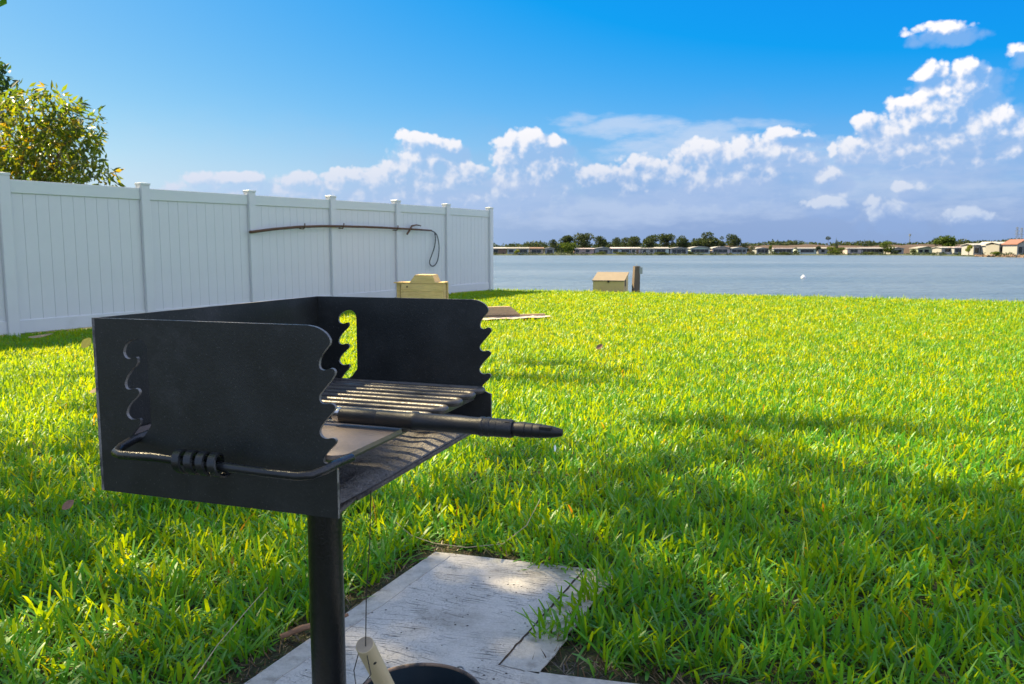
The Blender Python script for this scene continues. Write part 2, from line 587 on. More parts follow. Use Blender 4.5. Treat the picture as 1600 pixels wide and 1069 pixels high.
M['black'] = black_mat()
M['pole_black'] = pmat('black_pole_paint', (.010, .011, .012), .28, .4, 20, col2=(.05, .045, .04), thr=(.66, .8), bump=.2, bscale=160)
M['bar'] = pmat('used_grate_steel', (.098, .095, .092), .36, .3, 40, col2=(.045, .042, .04), thr=(.50, .70), bump=.15, bscale=260, metal=.3)
M['plate'] = pmat('worn_steel_plate', (.27, .225, .195), .5, .25, 14, col2=(.15, .13, .12), thr=(.45, .7), metal=.35, bump=.2, bscale=200)
M['pan'] = pmat('ashy_pan', (.13, .115, .10), .9, .4, 18, col2=(.03, .025, .022), thr=(.5, .68), bump=1, bscale=120)
M['ash'] = pmat('ash', (.20, .190, .178), .95, .45, 26, col2=(.05, .042, .036), thr=(.52, .68), bump=1.5, bscale=150)
M['tool'] = pmat('matte_black_grip', (.016, .019, .023), .44, .25, 40, bump=.1, bscale=300)
M['handle'] = pmat('glossy_black_rod', (.016, .018, .020), .27, .3, 30, bump=.1, bscale=200)
M['rubber'] = pmat('black_rubber', (.010, .011, .012), .5, .2, 40)
M['chrome'] = pmat('silver_ring', (.62, .62, .62), .25, .05, 40, metal=1)
M['wood_new'] = pmat('treated_lumber', (.80, .55, .23), .75, .2, 5, col2=(.64, .42, .15), thr=(.5, .7), bump=.3, bscale=30, stretch=(1, 9, 9))
M['wood_end'] = pmat('lumber_end_grain', (.30, .22, .10), .85, .3, 30)
M['wood_old'] = pmat('weathered_timber', (.155, .12, .09), .85, .3, 9, bump=.8, bscale=30, stretch=(6, 6, .8))
M['wood_slope'] = pmat('weathered_board', (.40, .29, .19), .85, .2, 6, bump=.3, bscale=30, stretch=(1, 8, 8))
M['knot'] = pmat('knot', (.07, .045, .02), .8, .2, 30)
M['dowel'] = pmat('pale_dowel', (.52, .42, .25), .6, .12, 8, stretch=(6, 6, 1), bump=.1)
M['dowel_end'] = pmat('dowel_end', (.36, .30, .21), .8, .2, 60)
M['box_beige'] = pmat('beige_fibreglass', (.62, .48, .19), .6, .1, 5)
M['box_lid'] = pmat('beige_lid', (.205, .170, .122), .75, .15, 9)
M['dark'] = pmat('dark_void', (.012, .012, .012), .7, .2, 10)
M['sand'] = pmat('pale_sand', (.52, .44, .38), .95, .15, 30, bump=1, bscale=60)
M['rust'] = pmat('rusty_pipe', (.115, .060, .035), .8, .4, 12, bump=.5, bscale=80)
M['rope'] = pmat('dark_rope', (.05, .06, .065), .8, .2, 40)
M['wire'] = pmat('dark_wire', (.05, .045, .04), .5, .2, 40, metal=.5)
M['pail_in'] = pmat('blue_black_enamel', (.020, .032, .042), .3, .3, 10)
M['pail_rim'] = pmat('rusted_rim', (.26, .18, .12), .75, .4, 30, col2=(.05, .05, .05), thr=(.5, .6))
M['galv'] = pmat('galvanised', (.35, .36, .36), .45, .15, 40, metal=.8)
M['twig'] = pmat('twig_bark', (.23, .13, .075), .9, .3, 60, stretch=(1, 1, 1), bump=.4)
M['straw'] = pmat('dry_stem', (.42, .36, .22), .8, .2, 40)
M['leaf_tan'] = pmat('dry_leaf_tan', (.36, .26, .15), .8, .3, 40)
M['leaf_brown'] = pmat('dry_leaf_brown', (.22, .12, .08), .8, .3, 40)
M['leaf_yellow'] = pmat('yellow_leaf', (.62, .45, .06), .6, .15, 30)
M['white'] = pmat('white_paint', (.74, .74, .72), .55, .06, 1)
M['buoy'] = pmat('white_buoy', (.8, .8, .8), .4, .03, 10)

# ------------------------------------------------------------------ terrain
WATER_Z = -.8
SLOPE = .4


def shore_y(x):
    return np.clip(18.35 - SLOPE * (x + .5), 8.0, 26.0)


def lawn_z(x, y):
    s = np.clip((y - 8.5) / 9.5, 0, 1)
    return .092 * s * s * (3 - 2 * s)


PAD = [(-.254, 2.54), (.29, 2.383), (.021, 1.79), (1.3, 1.50), (1.3, .95), (-.98, .95), (-.617, 1.728)]


def build_lawn():
    xs = np.concatenate([np.linspace(-220, -30, 20), np.linspace(-28, 28, 113), np.linspace(30, 120, 12)])
    ts = np.linspace(0, 1, 60)
    V, F = [], []
    rows = len(ts) + 2
    for x in xs:
        ys = float(shore_y(x))
        for tt in ts:
            y = -45 + (ys + 45) * (1 - (1 - tt) ** 1.6)
            V.append((x, y, float(lawn_z(x, y)) - (.012 if tt == 1 else 0)))
        V.append((x, ys + .25, -.25))
        V.append((x, ys + 3.0, -1.9))
    for i in range(len(xs) - 1):
        for j in range(rows - 1):
            a = i * rows + j
            F.append((a, a + rows, a + rows + 1, a + 1))
    mb = MB(); mb.add(V, F)
    return tag(mb.build('lawn_ground', M['lawn'], smooth=40), kind='structure')


build_lawn()
mb = MB()
mb.add([(-900, 4, WATER_Z), (500, 4, WATER_Z), (500, 520, WATER_Z), (-900, 520, WATER_Z)], [(0, 1, 2, 3)])
tag(mb.build('lake_water', M['water']), kind='structure')

# far shore
SHORE = [(-900, 330), (-300, 345), (-8, 346), (80, 347), (166, 346), (164, 305), (157, 275), (146, 240), (141, 215), (150, 185), (180, 150), (240, 120), (420, 90)]
M['far_land'] = pmat('far_shore_land', (.035, .055, .018), .95, .3, .15, col2=(.07, .06, .03), thr=(.5, .65))


def far_ground_z(x, y):
    return -.25


def build_far():
    sh = np.array(SHORE, float)
    V, F = [], []
    n = len(sh)
    for i, (x, y) in enumerate(sh):
        a = sh[max(i - 1, 0)]; b = sh[min(i + 1, n - 1)]
        d = (b - a) / np.linalg.norm(b - a)
        nn = np.array([-d[1], d[0]])
        for off, z in ((-2.0, -1.6), (0, WATER_Z - .02), (.8, WATER_Z + .25), (2.5, -.30)):
            p = sh[i] + nn * off
            V.append((p[0], p[1], z))
        V.append((x * 1.0 + nn[0] * 20, y + nn[1] * 20, -.22))
    for i in range(n - 1):
        for j in range(4):
            a = i * 5 + j
            F.append((a, a + 5, a + 6, a + 1))
    # the plain behind, out to the horizon
    back = [(-900 * 9, 9000), (-3000, 9000), (-100, 9000), (800, 9000), (1700, 9000), (2600, 9000), (3600, 9000), (4600, 9000), (6000, 9000), (9000, 7000), (9000, 4000), (9000, 1500), (9000, -500)]
    o = len(V)
    for (x, y) in back:
        V.append((x, y, -.22))
    for i in range(n - 1):
        a, b = i * 5 + 4, (i + 1) * 5 + 4
        F.append((a, b, o + i + 1, o + i))
    mb = MB(); mb.add(V, F)
    tag(mb.build('far_shore_ground', M['far_land'], smooth=60), kind='structure')


build_far()

# brown rise behind the homes
M['berm'] = pmat('brown_scrub_bank', (.070, .043, .031), .95, .3, .12, col2=(.04, .042, .02), thr=(.52, .62))
mb = MB()
xs = np.linspace(75, 420, 90)
V, F = [], []
for i, x in enumerate(xs):
    top = 4.2 + .35 * math.sin(x * .09) + .25 * math.sin(x * .31 + 1) + .2 * rng.normal()
    top *= min(1, (x - 70) / 30) if x < 100 else 1
    for (yy, z) in ((415, -.3), (424, top * .55), (432, top * .95), (446, top), (520, -.3)):
        V.append((x, yy + 3 * math.sin(x * .05), z))
for i in range(len(xs) - 1):
    for j in range(4):
        a = i * 5 + j
        F.append((a, a + 5, a + 6, a + 1))
mb.add(V, F)
tag(mb.build('brown_bank', M['berm'], smooth=60), kind='structure')


# ------------------------------------------------------------------ pad
def pad():
    root = MB()
    root.prism([PAD], lambda u, v, t: Vector((u, v, t)), -.09, .012)
    o = root.build('concrete_pad', M['concrete'])
    tag(o, kind='structure')
    # smooth trowelled edge bands, a hair above, with a tooled groove between
    d = Vector((.409, .9125)); nrm = Vector((.9125, -.409))
    def strip(name, p, q, w0, w1, z=.0138):
        p, q = Vector(p), Vector(q)
        e = (q - p).normalized(); nn = Vector((e.y, -e.x))
        m = MB(); k = 24
        V = []
        for i in range(k + 1):
            c = p.lerp(q, i / k)
            j0, j1 = rng.normal() * .0030, rng.normal() * .0030
            a, b = c + nn * (w0 + j0), c + nn * (w1 + j1)
            V += [(a.x, a.y, .010), (a.x, a.y, z), (b.x, b.y, z), (b.x, b.y, .010)]
        F = []
        for i in range(k):
            for j in range(3):
                a = i * 4 + j
                F.append((a, a + 4, a + 5, a + 1))
        m.add(V, F)
        return m.build(name, M['concrete_smooth'], o)
    strip('edge_band', (-.98, .95), (-.617, 1.728), .004, .062)
    strip('edge_band', (-.617, 1.728), (-.256, 2.53), .004, .062)
    strip('edge_band', (.018, 1.79), (.285, 2.380), -.046, .046)
    g = MB()
    V, F = [], []
    p, q = Vector((.018, 1.79)) - nrm * .054, Vector((.285, 2.380)) - nrm * .058
    for i in range(31):
        c = p.lerp(q, i / 30) + nrm * (.0008 * rng.normal())
        w = .0022 + .0016 * rng.random()
        V += [(c.x - nrm.x * w, c.y - nrm.y * w, .0128), (c.x, c.y, .0123), (c.x + nrm.x * w, c.y + nrm.y * w, .0128)]
    for i in range(30):
        for j in range(2):
            F.append((i * 3 + j, i * 3 + 3 + j, i * 3 + 4 + j, i * 3 + 1 + j))
    g.add(V, F)
    g.build('joint_groove', M['soil'], o)
    strip('edge_band', (.03, 1.782), (1.29, 1.497), -.002, .05)


pad()


# ------------------------------------------------------------------ grass
def in_poly(x, y, poly):
    inside = np.zeros(x.shape, bool)
    n = len(poly)
    for i in range(n):
        (x0, y0), (x1, y1) = poly[i], poly[(i + 1) % n]
        if y0 == y1:
            continue
        c = ((y0 > y) != (y1 > y)) & (x < (x1 - x0) * (y - y0) / (y1 - y0) + x0)
        inside ^= c
    return inside


def seg_dist(x, y, a, b):
    ax, ay = a; bx, by = b
    dx, dy = bx - ax, by - ay
    t = np.clip(((x - ax) * dx + (y - ay) * dy) / (dx * dx + dy * dy), 0, 1)
    return np.hypot(x - ax - t * dx, y - ay - t * dy)


def vnoise(x, y, s, seed=0):
    """cheap smooth value noise"""
    X, Y = x * s, y * s
    xi, yi = np.floor(X).astype(int), np.floor(Y).astype(int)
    fx, fy = X - xi, Y - yi
    fx, fy = fx * fx * (3 - 2 * fx), fy * fy * (3 - 2 * fy)
    def h(i, j):
        v = np.sin(i * 127.1 + j * 311.7 + seed * 74.7) * 43758.5453
        return v - np.floor(v)
    return (h(xi, yi) * (1 - fx) + h(xi + 1, yi) * fx) * (1 - fy) + (h(xi, yi + 1) * (1 - fx) + h(xi + 1, yi + 1) * fx) * fy


P0, P6 = np.array([-5.85, 9.16]), np.array([-.51, 18.13])
FDIR = (P6 - P0) / np.linalg.norm(P6 - P0)
FN = np.array([FDIR[1], -FDIR[0]])
SITE_EX = Vector((.928, .372, 0)); SITE_EY = Vector((-.372, .928, 0))


def blade_mesh(X, Y, Z, L, W, lean, az, curl, fine):
    n = len(X)
    tt = np.array([0, .38, .80, .97, 1.0]) if fine else np.array([0, .60, 1.0])
    ww = np.array([.8, 1.0, .85, .50, .0]) if fine else np.array([1.0, .95, .0])
    hx, hy = np.cos(az), np.sin(az)
    tw = rng.normal(0, .5, n)
    sx, sy = -np.sin(az + tw), np.cos(az + tw)
    px, pz = np.zeros(n), np.zeros(n)
    rows = []
    prev = 0
    for t, w in zip(tt, ww):
        a = lean + curl * (t + prev) / 2
        px = px + (t - prev) * np.sin(a) * L
        pz = pz + (t - prev) * np.cos(a) * L
        prev = t
        rows.append((X + hx * px, Y + hy * px, Z + pz, w))
    V = []
    for (x, y, z, w) in rows[:-1]:
        V.append(np.stack([x - sx * W * w / 2, y - sy * W * w / 2, z], 1))
        V.append(np.stack([x + sx * W * w / 2, y + sy * W * w / 2, z], 1))
    V.append(np.stack(rows[-1][:3], 1))
    k = len(V)
    V = np.stack(V, 1).reshape(-1, 3)
    tri = []
    for r in range(len(rows) - 2):
        a = 2 * r
        tri += [(a, a + 1, a + 3), (a, a + 3, a + 2)]
    a = 2 * (len(rows) - 2)
    tri.append((a, a + 1, a + 2))
    T = (np.array(tri)[None] + (np.arange(n) * k)[:, None, None]).reshape(-1, 3)
    return V, T, k


PIT = dict(c=(.10, 11.42), hx=.47, hy=.17, rz=R(20.9))


def exclude(x, y):
    bad = in_poly(x, y, PAD)
    edge = np.full(x.shape, 9.0)
    n = len(PAD)
    for i in range(n):
        edge = np.minimum(edge, seg_dist(x, y, PAD[i], PAD[(i + 1) % n]))
    gap = .012 + .075 * vnoise(x, y, 5, 3) ** 1.3
    gap = np.where((x > .03) & (y > 1.92), -.006 - .036 * vnoise(x, y, 7, 11), gap)
    inside_edge = in_poly(x, y, PAD)
    # bare corner by the joint
    corner = np.hypot((x - .11) / 1.5, y - 1.845) < .075
    over = (x > .03) & (y > 1.92) & inside_edge & (edge < -gap)
    bad &= ~over
    bad |= ((edge < gap) & ~over) | corner
    # fence foot, sand pit, timber
    q = (x - P0[0]) * FN[0] + (y - P0[1]) * FN[1]
    bad |= q < -.02
    c, s = math.cos(PIT['rz']), math.sin(PIT['rz'])
    u, v = (x - PIT['c'][0]) * c + (y - PIT['c'][1]) * s, -(x - PIT['c'][0]) * s + (y - PIT['c'][1]) * c
    bad |= (np.abs(u) < PIT['hx']) & (np.abs(v) < PIT['hy'])
    bad |= (np.abs(x - 2.2) < .42) & (np.abs(y - 18) < .34)
    bad |= y > shore_y(x) + .03
    return bad


def build_grass():
    VS, TS, TI = [], [], []
    off = 0
    for (y0, y1, dens, m, fine, l0, l1, w0, w1) in ((.75, 3.2, 6400, .8, True, .045, .115, .0042, .0112), (3.2, 6.0, 5200, .9, True, .045, .095, .0050, .0102),
                                                    (6.0, 10.5, 3600, 1.2, False, .045, .080, .007, .011), (10.5, 21, 2500, 1.3, False, .045, .075, .008, .0135)):
        wmax = .66 * y1 + m + 2.6
        n = int(dens * 2 * wmax * (y1 - y0))
        x = rng.uniform(-wmax, wmax, n); y = rng.uniform(y0, y1, n)
        k = (np.abs(x) < .66 * y + m + 2.6) & ~exclude(x, y)
        k &= (np.abs(x) < .66 * y + m) | (rng.random(n) < .45)     # thinner where the view does not reach
        # clumps: thin some spots
        cl = vnoise(x, y, 14, 1) * .6 + vnoise(x, y, 37, 2) * .4
        k &= rng.random(n) < .35 + 1.1 * cl
        x, y = x[k], y[k]
        n = len(x)
        cl = vnoise(x, y, 9, 5)
        big = vnoise(x, y, 1.3, 6)
        L = rng.uniform(l0, l1, n) * (.72 + .45 * cl + .12 * big)
        # grass beside the slab hangs over it
        W = rng.uniform(w0, w1, n)
        lean = np.abs(rng.normal(.50, .34, n))
        curl = rng.normal(.55, .45, n)
        flat = rng.random(n) < .26
        lean = np.where(flat, rng.uniform(.9, 1.35, n), lean)
        fan = vnoise(x, y, 11, 8) * 2 * math.pi * 2
        az = np.where(rng.random(n) < .55, fan + rng.normal(0, .8, n), rng.uniform(0, 2 * math.pi, n))
        tint = np.clip(.36 + .26 * np.clip((y - 1.5) / 8, 0, 1) + .30 * (vnoise(x, y, 2.1, 9) - .5) + .25 * (vnoise(x, y, 9, 10) - .5) + rng.normal(0, .15 if y0 < 6 else .09, n), 0, .9)  # tint yellows with distance: sunlit far lawn against shaded foreground, put into blade colour
        L *= 1 + .7 * np.clip(1 - (shore_y(x) - y) / .25, 0, 1) * rng.random(n)
        dead = rng.random(n) < .010
        tint = np.where(dead, rng.uniform(.92, 1, n), tint)
        V, T, kk = blade_mesh(x, y, lawn_z(x, y) - .004, L, W, lean, az, curl, fine)
        VS.append(V); TS.append(T + off); TI.append(np.repeat(tint, kk)); off += len(V)
    o = tri_mesh('grass', np.concatenate(VS), np.concatenate(TS), M['grass'], np.concatenate(TI))
    tag(o, 'thick broad-bladed green lawn grass running down to the lake', 'grass', kind='stuff')
    # dead runners and thatch along the cut edge of the turf
    n = 26000
    x = rng.uniform(-1.2, 1.4, n); y = rng.uniform(1.2, 2.75, n)
    edge = np.full(n, 9.0)
    for i in range(len(PAD)):
        edge = np.minimum(edge, seg_dist(x, y, PAD[i], PAD[(i + 1) % len(PAD)]))
    k = ~in_poly(x, y, PAD) & (edge > .004) & (edge < .11)
    x, y = x[k], y[k]; n = len(x)
    V, T, kk = blade_mesh(x, y, np.zeros(n) - .002, rng.uniform(.015, .055, n), rng.uniform(.0015, .004, n), rng.uniform(.6, 1.5, n), rng.uniform(0, 6.28, n), rng.normal(.3, .5, n), False)
    tag(tri_mesh('dead_thatch', V, T, M['thatch'], np.repeat(rng.random(n), kk)), 'dry brown thatch along the cut edge of the turf by the slab', 'thatch', kind='stuff')


build_grass()


# ------------------------------------------------------------------ foliage helper
def leaves(centers, radii, n, size, aspect, droop=.0, shell=.6, tint=(.45, .22), parts=2, drop=None, clump=None):
    """n leaves spread through ellipsoid clumps; returns V,T,tint"""
    C = np.array(centers, float); Rr = np.array(radii, float)
    if Rr.ndim == 1:
        Rr = np.repeat(Rr[:, None], 3, 1)
    vol = Rr.prod(1) ** (2 / 3)
    idx = rng.choice(len(C), n, p=vol / vol.sum())
    d = rng.normal(size=(n, 3)); d /= np.linalg.norm(d, axis=1)[:, None]
    r = rng.random(n) ** (1 / 3) * (1 - shell) + shell * (1 - np.abs(rng.normal(0, .16, n)))
    P = C[idx] + d * r[:, None] * Rr[idx]
    if drop is not None:
        k = ~drop(P); P, d, idx = P[k], d[k], idx[k]; n = len(P)
    L = rng.uniform(size[0], size[1], n); Wd = L * rng.uniform(aspect[0], aspect[1], n)
    ax = rng.normal(size=(n, 3)) + d * .6; ax[:, 2] -= droop * 2
    ax /= np.linalg.norm(ax, axis=1)[:, None]
    sd = np.cross(ax, rng.normal(size=(n, 3))); sd /= np.linalg.norm(sd, axis=1)[:, None]
    nn = np.cross(ax, sd)
    if parts == 2:     # a diamond leaf folded along its rib
        a = P; b = P + ax * L[:, None] * .5 + sd * Wd[:, None] / 2 + nn * Wd[:, None] * .12
        c = P + ax * L[:, None] - nn * L[:, None] * .08; e = P + ax * L[:, None] * .5 - sd * Wd[:, None] / 2 + nn * Wd[:, None] * .12
        V = np.stack([a, b, c, e], 1).reshape(-1, 3)
        T = (np.array([[0, 1, 2], [0, 2, 3]])[None] + (np.arange(n) * 4)[:, None, None]).reshape(-1, 3)
        k = 4
    else:
        V = np.stack([P, P + ax * L[:, None] + sd * Wd[:, None] * .3, P + sd * Wd[:, None]], 1).reshape(-1, 3)
        T = np.arange(n * 3).reshape(-1, 3); k = 3
    off = rng.normal(0, .10, len(C))
    ti = np.clip(rng.normal(tint[0], tint[1], n) + off[idx], 0, 1)
    return V, T, np.repeat(ti, k)


def limb(mb, a, b, r0, r1, bend=.1, n=5):
    a, b = Vector(a), Vector(b)
    L = (b - a).length
    off = Vector((random.uniform(-1, 1), random.uniform(-1, 1), random.uniform(-.3, .6))) * bend * L
    pts = [a.lerp(b, i / n) + off * math.sin(math.pi * i / n) for i in range(n + 1)]
    mb.tube(pts, [r0 + (r1 - r0) * i / n for i in range(n + 1)], 7)


def grow(name, label, base, crowns, radii, nleaf, size, aspect, mat, trunk_r, group=None, cat='tree', **kw):
    root = thing(name, label, cat, base, group=group)
    B = Vector(base)
    rel = [(c[0] - B.x, c[1] - B.y, c[2] - B.z) for c in crowns]
    mb = MB()
    fork = Vector((0, 0, min(r[2] for r in rel) * .62))
    limb(mb, (0, 0, -.15), fork, trunk_r * 1.25, trunk_r * .8, .04)
    for r in rel:
        limb(mb, fork * random.uniform(.7, 1), r, trunk_r * .5, trunk_r * .1, .12)
    mb.build('trunk', M['bark'], root, smooth=60)
    dr = kw.pop('drop', None)
    V, T, ti = leaves(rel, radii, nleaf, size, aspect, drop=(lambda P: dr(P + np.array(base))) if dr else None, **kw)
    tri_mesh('crown', V, T, mat, ti, root)
    return root


# ------------------------------------------------------------------ fence
def build_fence():
    rz = math.atan2(FDIR[1], FDIR[0])
    ts = [-.50, -.332, -.163, .0066, .1766, .3481, .5161, .6839, .8408, 1.0006]
    L = float(np.linalg.norm(P6 - P0))
    root = thing('vinyl_fence', 'tall white vinyl privacy fence with capped posts along the left side of the lawn', 'fence', (P0[0], P0[1], 0), rz)
    H = 1.86
    def gz(s):
        p = P0 + FDIR * s
        return float(lawn_z(p[0], p[1]))
    pm = MB(); pm.bbox((-.0635, -.0635, -.3), (.0635, .0635, H), .006)
    cm = MB()
    cm.bbox((-.070, -.070, H - .004), (.070, .070, H + .024), .003)
    cm.add([(-.062, -.062, H + .024), (.062, -.062, H + .024), (.062, .062, H + .024), (-.062, .062, H + .024), (0, 0, H + .034)], [(0, 1, 4), (1, 2, 4), (2, 3, 4), (3, 0, 4)])
    post0 = cap0 = None
    for i, tv in enumerate(ts):
        s = tv * L
        if post0 is None:
            post = post0 = pm.build('post', M['vinyl'], root)
            cap = cap0 = cm.build('post_cap', M['vinyl_rail'], post0)
        else:
            post = post0.copy(); COL.objects.link(post); post.parent = root
            cap = cap0.copy(); COL.objects.link(cap); cap.parent = post
        post.location = (s, 0, gz(s))
    # local y: the face towards the camera is -y
    for i in range(len(ts) - 1):
        s0, s1 = ts[i] * L + .0635, ts[i + 1] * L - .0635
        z0, z1 = gz(s0), gz(s1)
        def rail(name, a, b, mat):
            V = []
            yh = .026
            for s, z in ((s0, z0), (s1, z1)):
                V += [(s, -yh, a + z + .004), (s, -yh + .004, a + z), (s, yh, a + z), (s, yh, b + z), (s, -yh + .004, b + z), (s, -yh, b + z - .004)]
            F = [(k, (k + 1) % 6, 6 + (k + 1) % 6, 6 + k) for k in range(6)] + [tuple(range(6)), tuple(range(11, 5, -1))]
            m = MB(); m.add(V, F)
            m.build(name, mat, root)
        rail('top_rail', H - .195, H - .045, M['vinyl_rail'])
        rail('bottom_rail', .04, .195, M['vinyl'])
        n = 11
        w = (s1 - s0) / n
        proto = None
        for k in range(n):
            s = s0 + w * k
            z = gz(s + w / 2)
            if proto is None:
                m = MB()
                c = .0022
                prof = [(.0002, -.004), (c + .0002, -.0105), (w - c - .0002, -.0105), (w - .0002, -.004), (w - .0002, .010), (.0002, .010)]
                V = [(x, y, .17) for x, y in prof] + [(x, y, H - .17) for x, y in prof]
                F = [(a, (a + 1) % 6, 6 + (a + 1) % 6, 6 + a) for a in range(6)] + [tuple(range(6)), tuple(range(11, 5, -1))]
                m.add(V, F)
                o = proto = m.build('picket', M['vinyl'], root)
            else:
                o = proto.copy(); COL.objects.link(o); o.parent = root
            o.location = (s, rng.normal() * .0006, z)


build_fence()


# rusty pole hung along the fence with its rope
def fpt(s, q, z):
    p = P0 + FDIR * s + FN * q
    return Vector((p[0], p[1], z))


def build_pole():
    L = float(np.linalg.norm(P6 - P0))
    sa, sb = .338 * L, .778 * L
    root = thing('pole', 'long thin rusty brown pole hung level across the white fence panels', 'pole', fpt(sa, .10, 1.27))
    zs = [1.285, 1.345, 1.39, 1.415, 1.425, 1.43, 1.43, 1.425, 1.42, 1.41]
    pts = []
    for i, z in enumerate(zs):
        f = i / (len(zs) - 1)
        pts.append(fpt(sa + (sb - sa) * f, .10, z) - root.location)
    m = MB(); m.tube(pts, [.022, .022, .022, .021, .021, .020, .020, .019, .018, .015], 10)
    m.build('shaft', M['rust'], root, smooth=50)
    for f in (.24, .44, .76):
        i = f * (len(pts) - 1); a = pts[int(i)].lerp(pts[int(i) + 1], i - int(i))
        m = MB()
        n3 = Vector((FN[0], FN[1], 0))
        m.tube([a - n3 * .085 + Vector((0, 0, -.03)), a + n3 * .0 + Vector((0, 0, -.036)), a + n3 * .035 + Vector((0, 0, -.01)), a + n3 * .035 + Vector((0, 0, .055))], .009, 6)
        m.build('hanger', M['rust'], root, smooth=50)
    f3 = Vector((FDIR[0], FDIR[1], 0))
    a = pts[-2].lerp(pts[-3], .35)
    m = MB()
    m.tube([a - f3 * .10 + Vector((0, 0, -.10)), a - f3 * .03 + Vector((0, 0, -.03)), a + f3 * .05 + Vector((0, 0, .06)), a + f3 * .20 + Vector((0, 0, .085)), a + f3 * .34 + Vector((0, 0, .075))], [.018, .02, .018, .014, .01], 7)
    m.build('hook', M['rust'], root, smooth=60)
    # rope
    e = fpt(sb, .10, 1.41)
    ro = MB()
    P = [(0, 0), (.13, -.03), (.24, -.12), (.29, -.33), (.255, -.55), (.16, -.68), (.04, -.71), (-.04, -.64), (.03, -.50), (.13, -.33), (.17, -.15), (.14, -.04)]
    cps = [f3 * u + Vector((0, 0, w)) + Vector((FN[0], FN[1], 0)) * (-.03) for u, w in P]
    sm = []
    for i in range(len(cps) - 1):
        p0, p1, p2, p3 = cps[max(i - 1, 0)], cps[i], cps[i + 1], cps[min(i + 2, len(cps) - 1)]
        for k in range(5):
            t = k / 5
            sm.append(.5 * ((2 * p1) + (p2 - p0) * t + (2 * p0 - 5 * p1 + 4 * p2 - p3) * t * t + (3 * p1 - p0 - 3 * p2 + p3) * t ** 3))
    ro.tube(sm, .011, 6)
    o = ro.build('rope', M['rope'], smooth=60)
    o.location = e
    tag(o, 'dark rope loop dangling from the tip of the rusty pole on the fence', 'rope')


build_pole()


# ------------------------------------------------------------------ horseshoe backstop by the fence
def build_backstop():
    c = (-1.535, 13.55)
    rz = R(-8)
    root = thing('timber_backstop', 'yellow stacked-lumber backstop with a raised trapezoid board, standing before the far fence panels', 'backstop', (c[0], c[1], float(lawn_z(*c)) - .03), rz)
    w = .42
    def beam(name, x0, x1, y0, y1, z0, z1):
        m = MB(); m.bbox((x0, y0, z0), (x1, y1, z1), .005)
        return m.build(name, M['wood_new'], root)
    for i in range(3):
        z = .02 + .140 * i
        beam('board', -w + .11, w, -.20, -.165, z, z + .137)
        beam('board', -w, w, .165, .20, z, z + .137)
    for (x, y) in ((-w + .035, .11), (-w + .06, -.11), (w - .05, 0)):
        m = MB(); m.bbox((x - .035, y - .045, 0), (x + .035, y + .045, .44), .004)
        m.build('post', M['wood_new'], root)
    m = MB()
    prof = [(-w - .01, .442), (w, .442), (w, .462), (.285, .462), (.235, .585), (-.06, .585), (-.15, .462), (-w - .01, .462)]
    m.prism([prof], lambda u, v, t: Vector((u, t, v)), -.205, .20)
    m.build('top_block', M['wood_new'], root)
    k = MB(); k.lathe([(0, 0), (.015, .0005), (.017, -.002)], 10, Matrix.Translation((-.20, -.2005, .385)) @ Matrix.Rotation(R(90), 4, 'X'))
    k.build('knot', M['knot'], root)


build_backstop()

# small dark stake by the fence
m = MB(); m.tube([(0, 0, -.1), (0, 0, .12), (.006, 0, .16)], [.018, .018, .012], 7)
o = m.build('stake', M['dark'], smooth=60)
o.location = (-1.30, 17.0, .06)
tag(o, 'short dark stake in the shaded grass right of the lumber backstop', 'stake')


# ------------------------------------------------------------------ sand pit with board
def build_pit():
    root = thing('horseshoe_pit', 'low timber-edged pit of pale sand with a sloped board, sunk in the sunny lawn', 'horseshoe pit', (PIT['c'][0], PIT['c'][1], float(lawn_z(*PIT['c']))), PIT['rz'])
    hx, hy = PIT['hx'], PIT['hy']
    m = MB()
    xs = np.linspace(-hx - .4, hx, 18); ys = np.linspace(-hy, hy - .04, 8)
    V = [(x, y, .035 + .006 * rng.normal()) for x in xs for y in ys]
    F = [(i * 8 + j, i * 8 + 8 + j, i * 8 + 9 + j, i * 8 + 1 + j) for i in range(17) for j in range(7)]
    m.add(V, F)
    m.build('sand', M['sand'], root)
    m = MB(); m.bbox((-hx - .4, hy - .04, -.05), (hx, hy, .065), .005)
    m.build('edge_board', M['wood_slope'], root)
    m = MB()
    prof = [(-hx - .3, .066), (.06, .066), (-.09, .185), (-hx - .3, .185)]
    m.prism([prof], lambda u, v, t: Vector((u, t, v)), hy - .07, hy + .03)
    m.build('stop_board', M['wood_slope'], root)


build_pit()


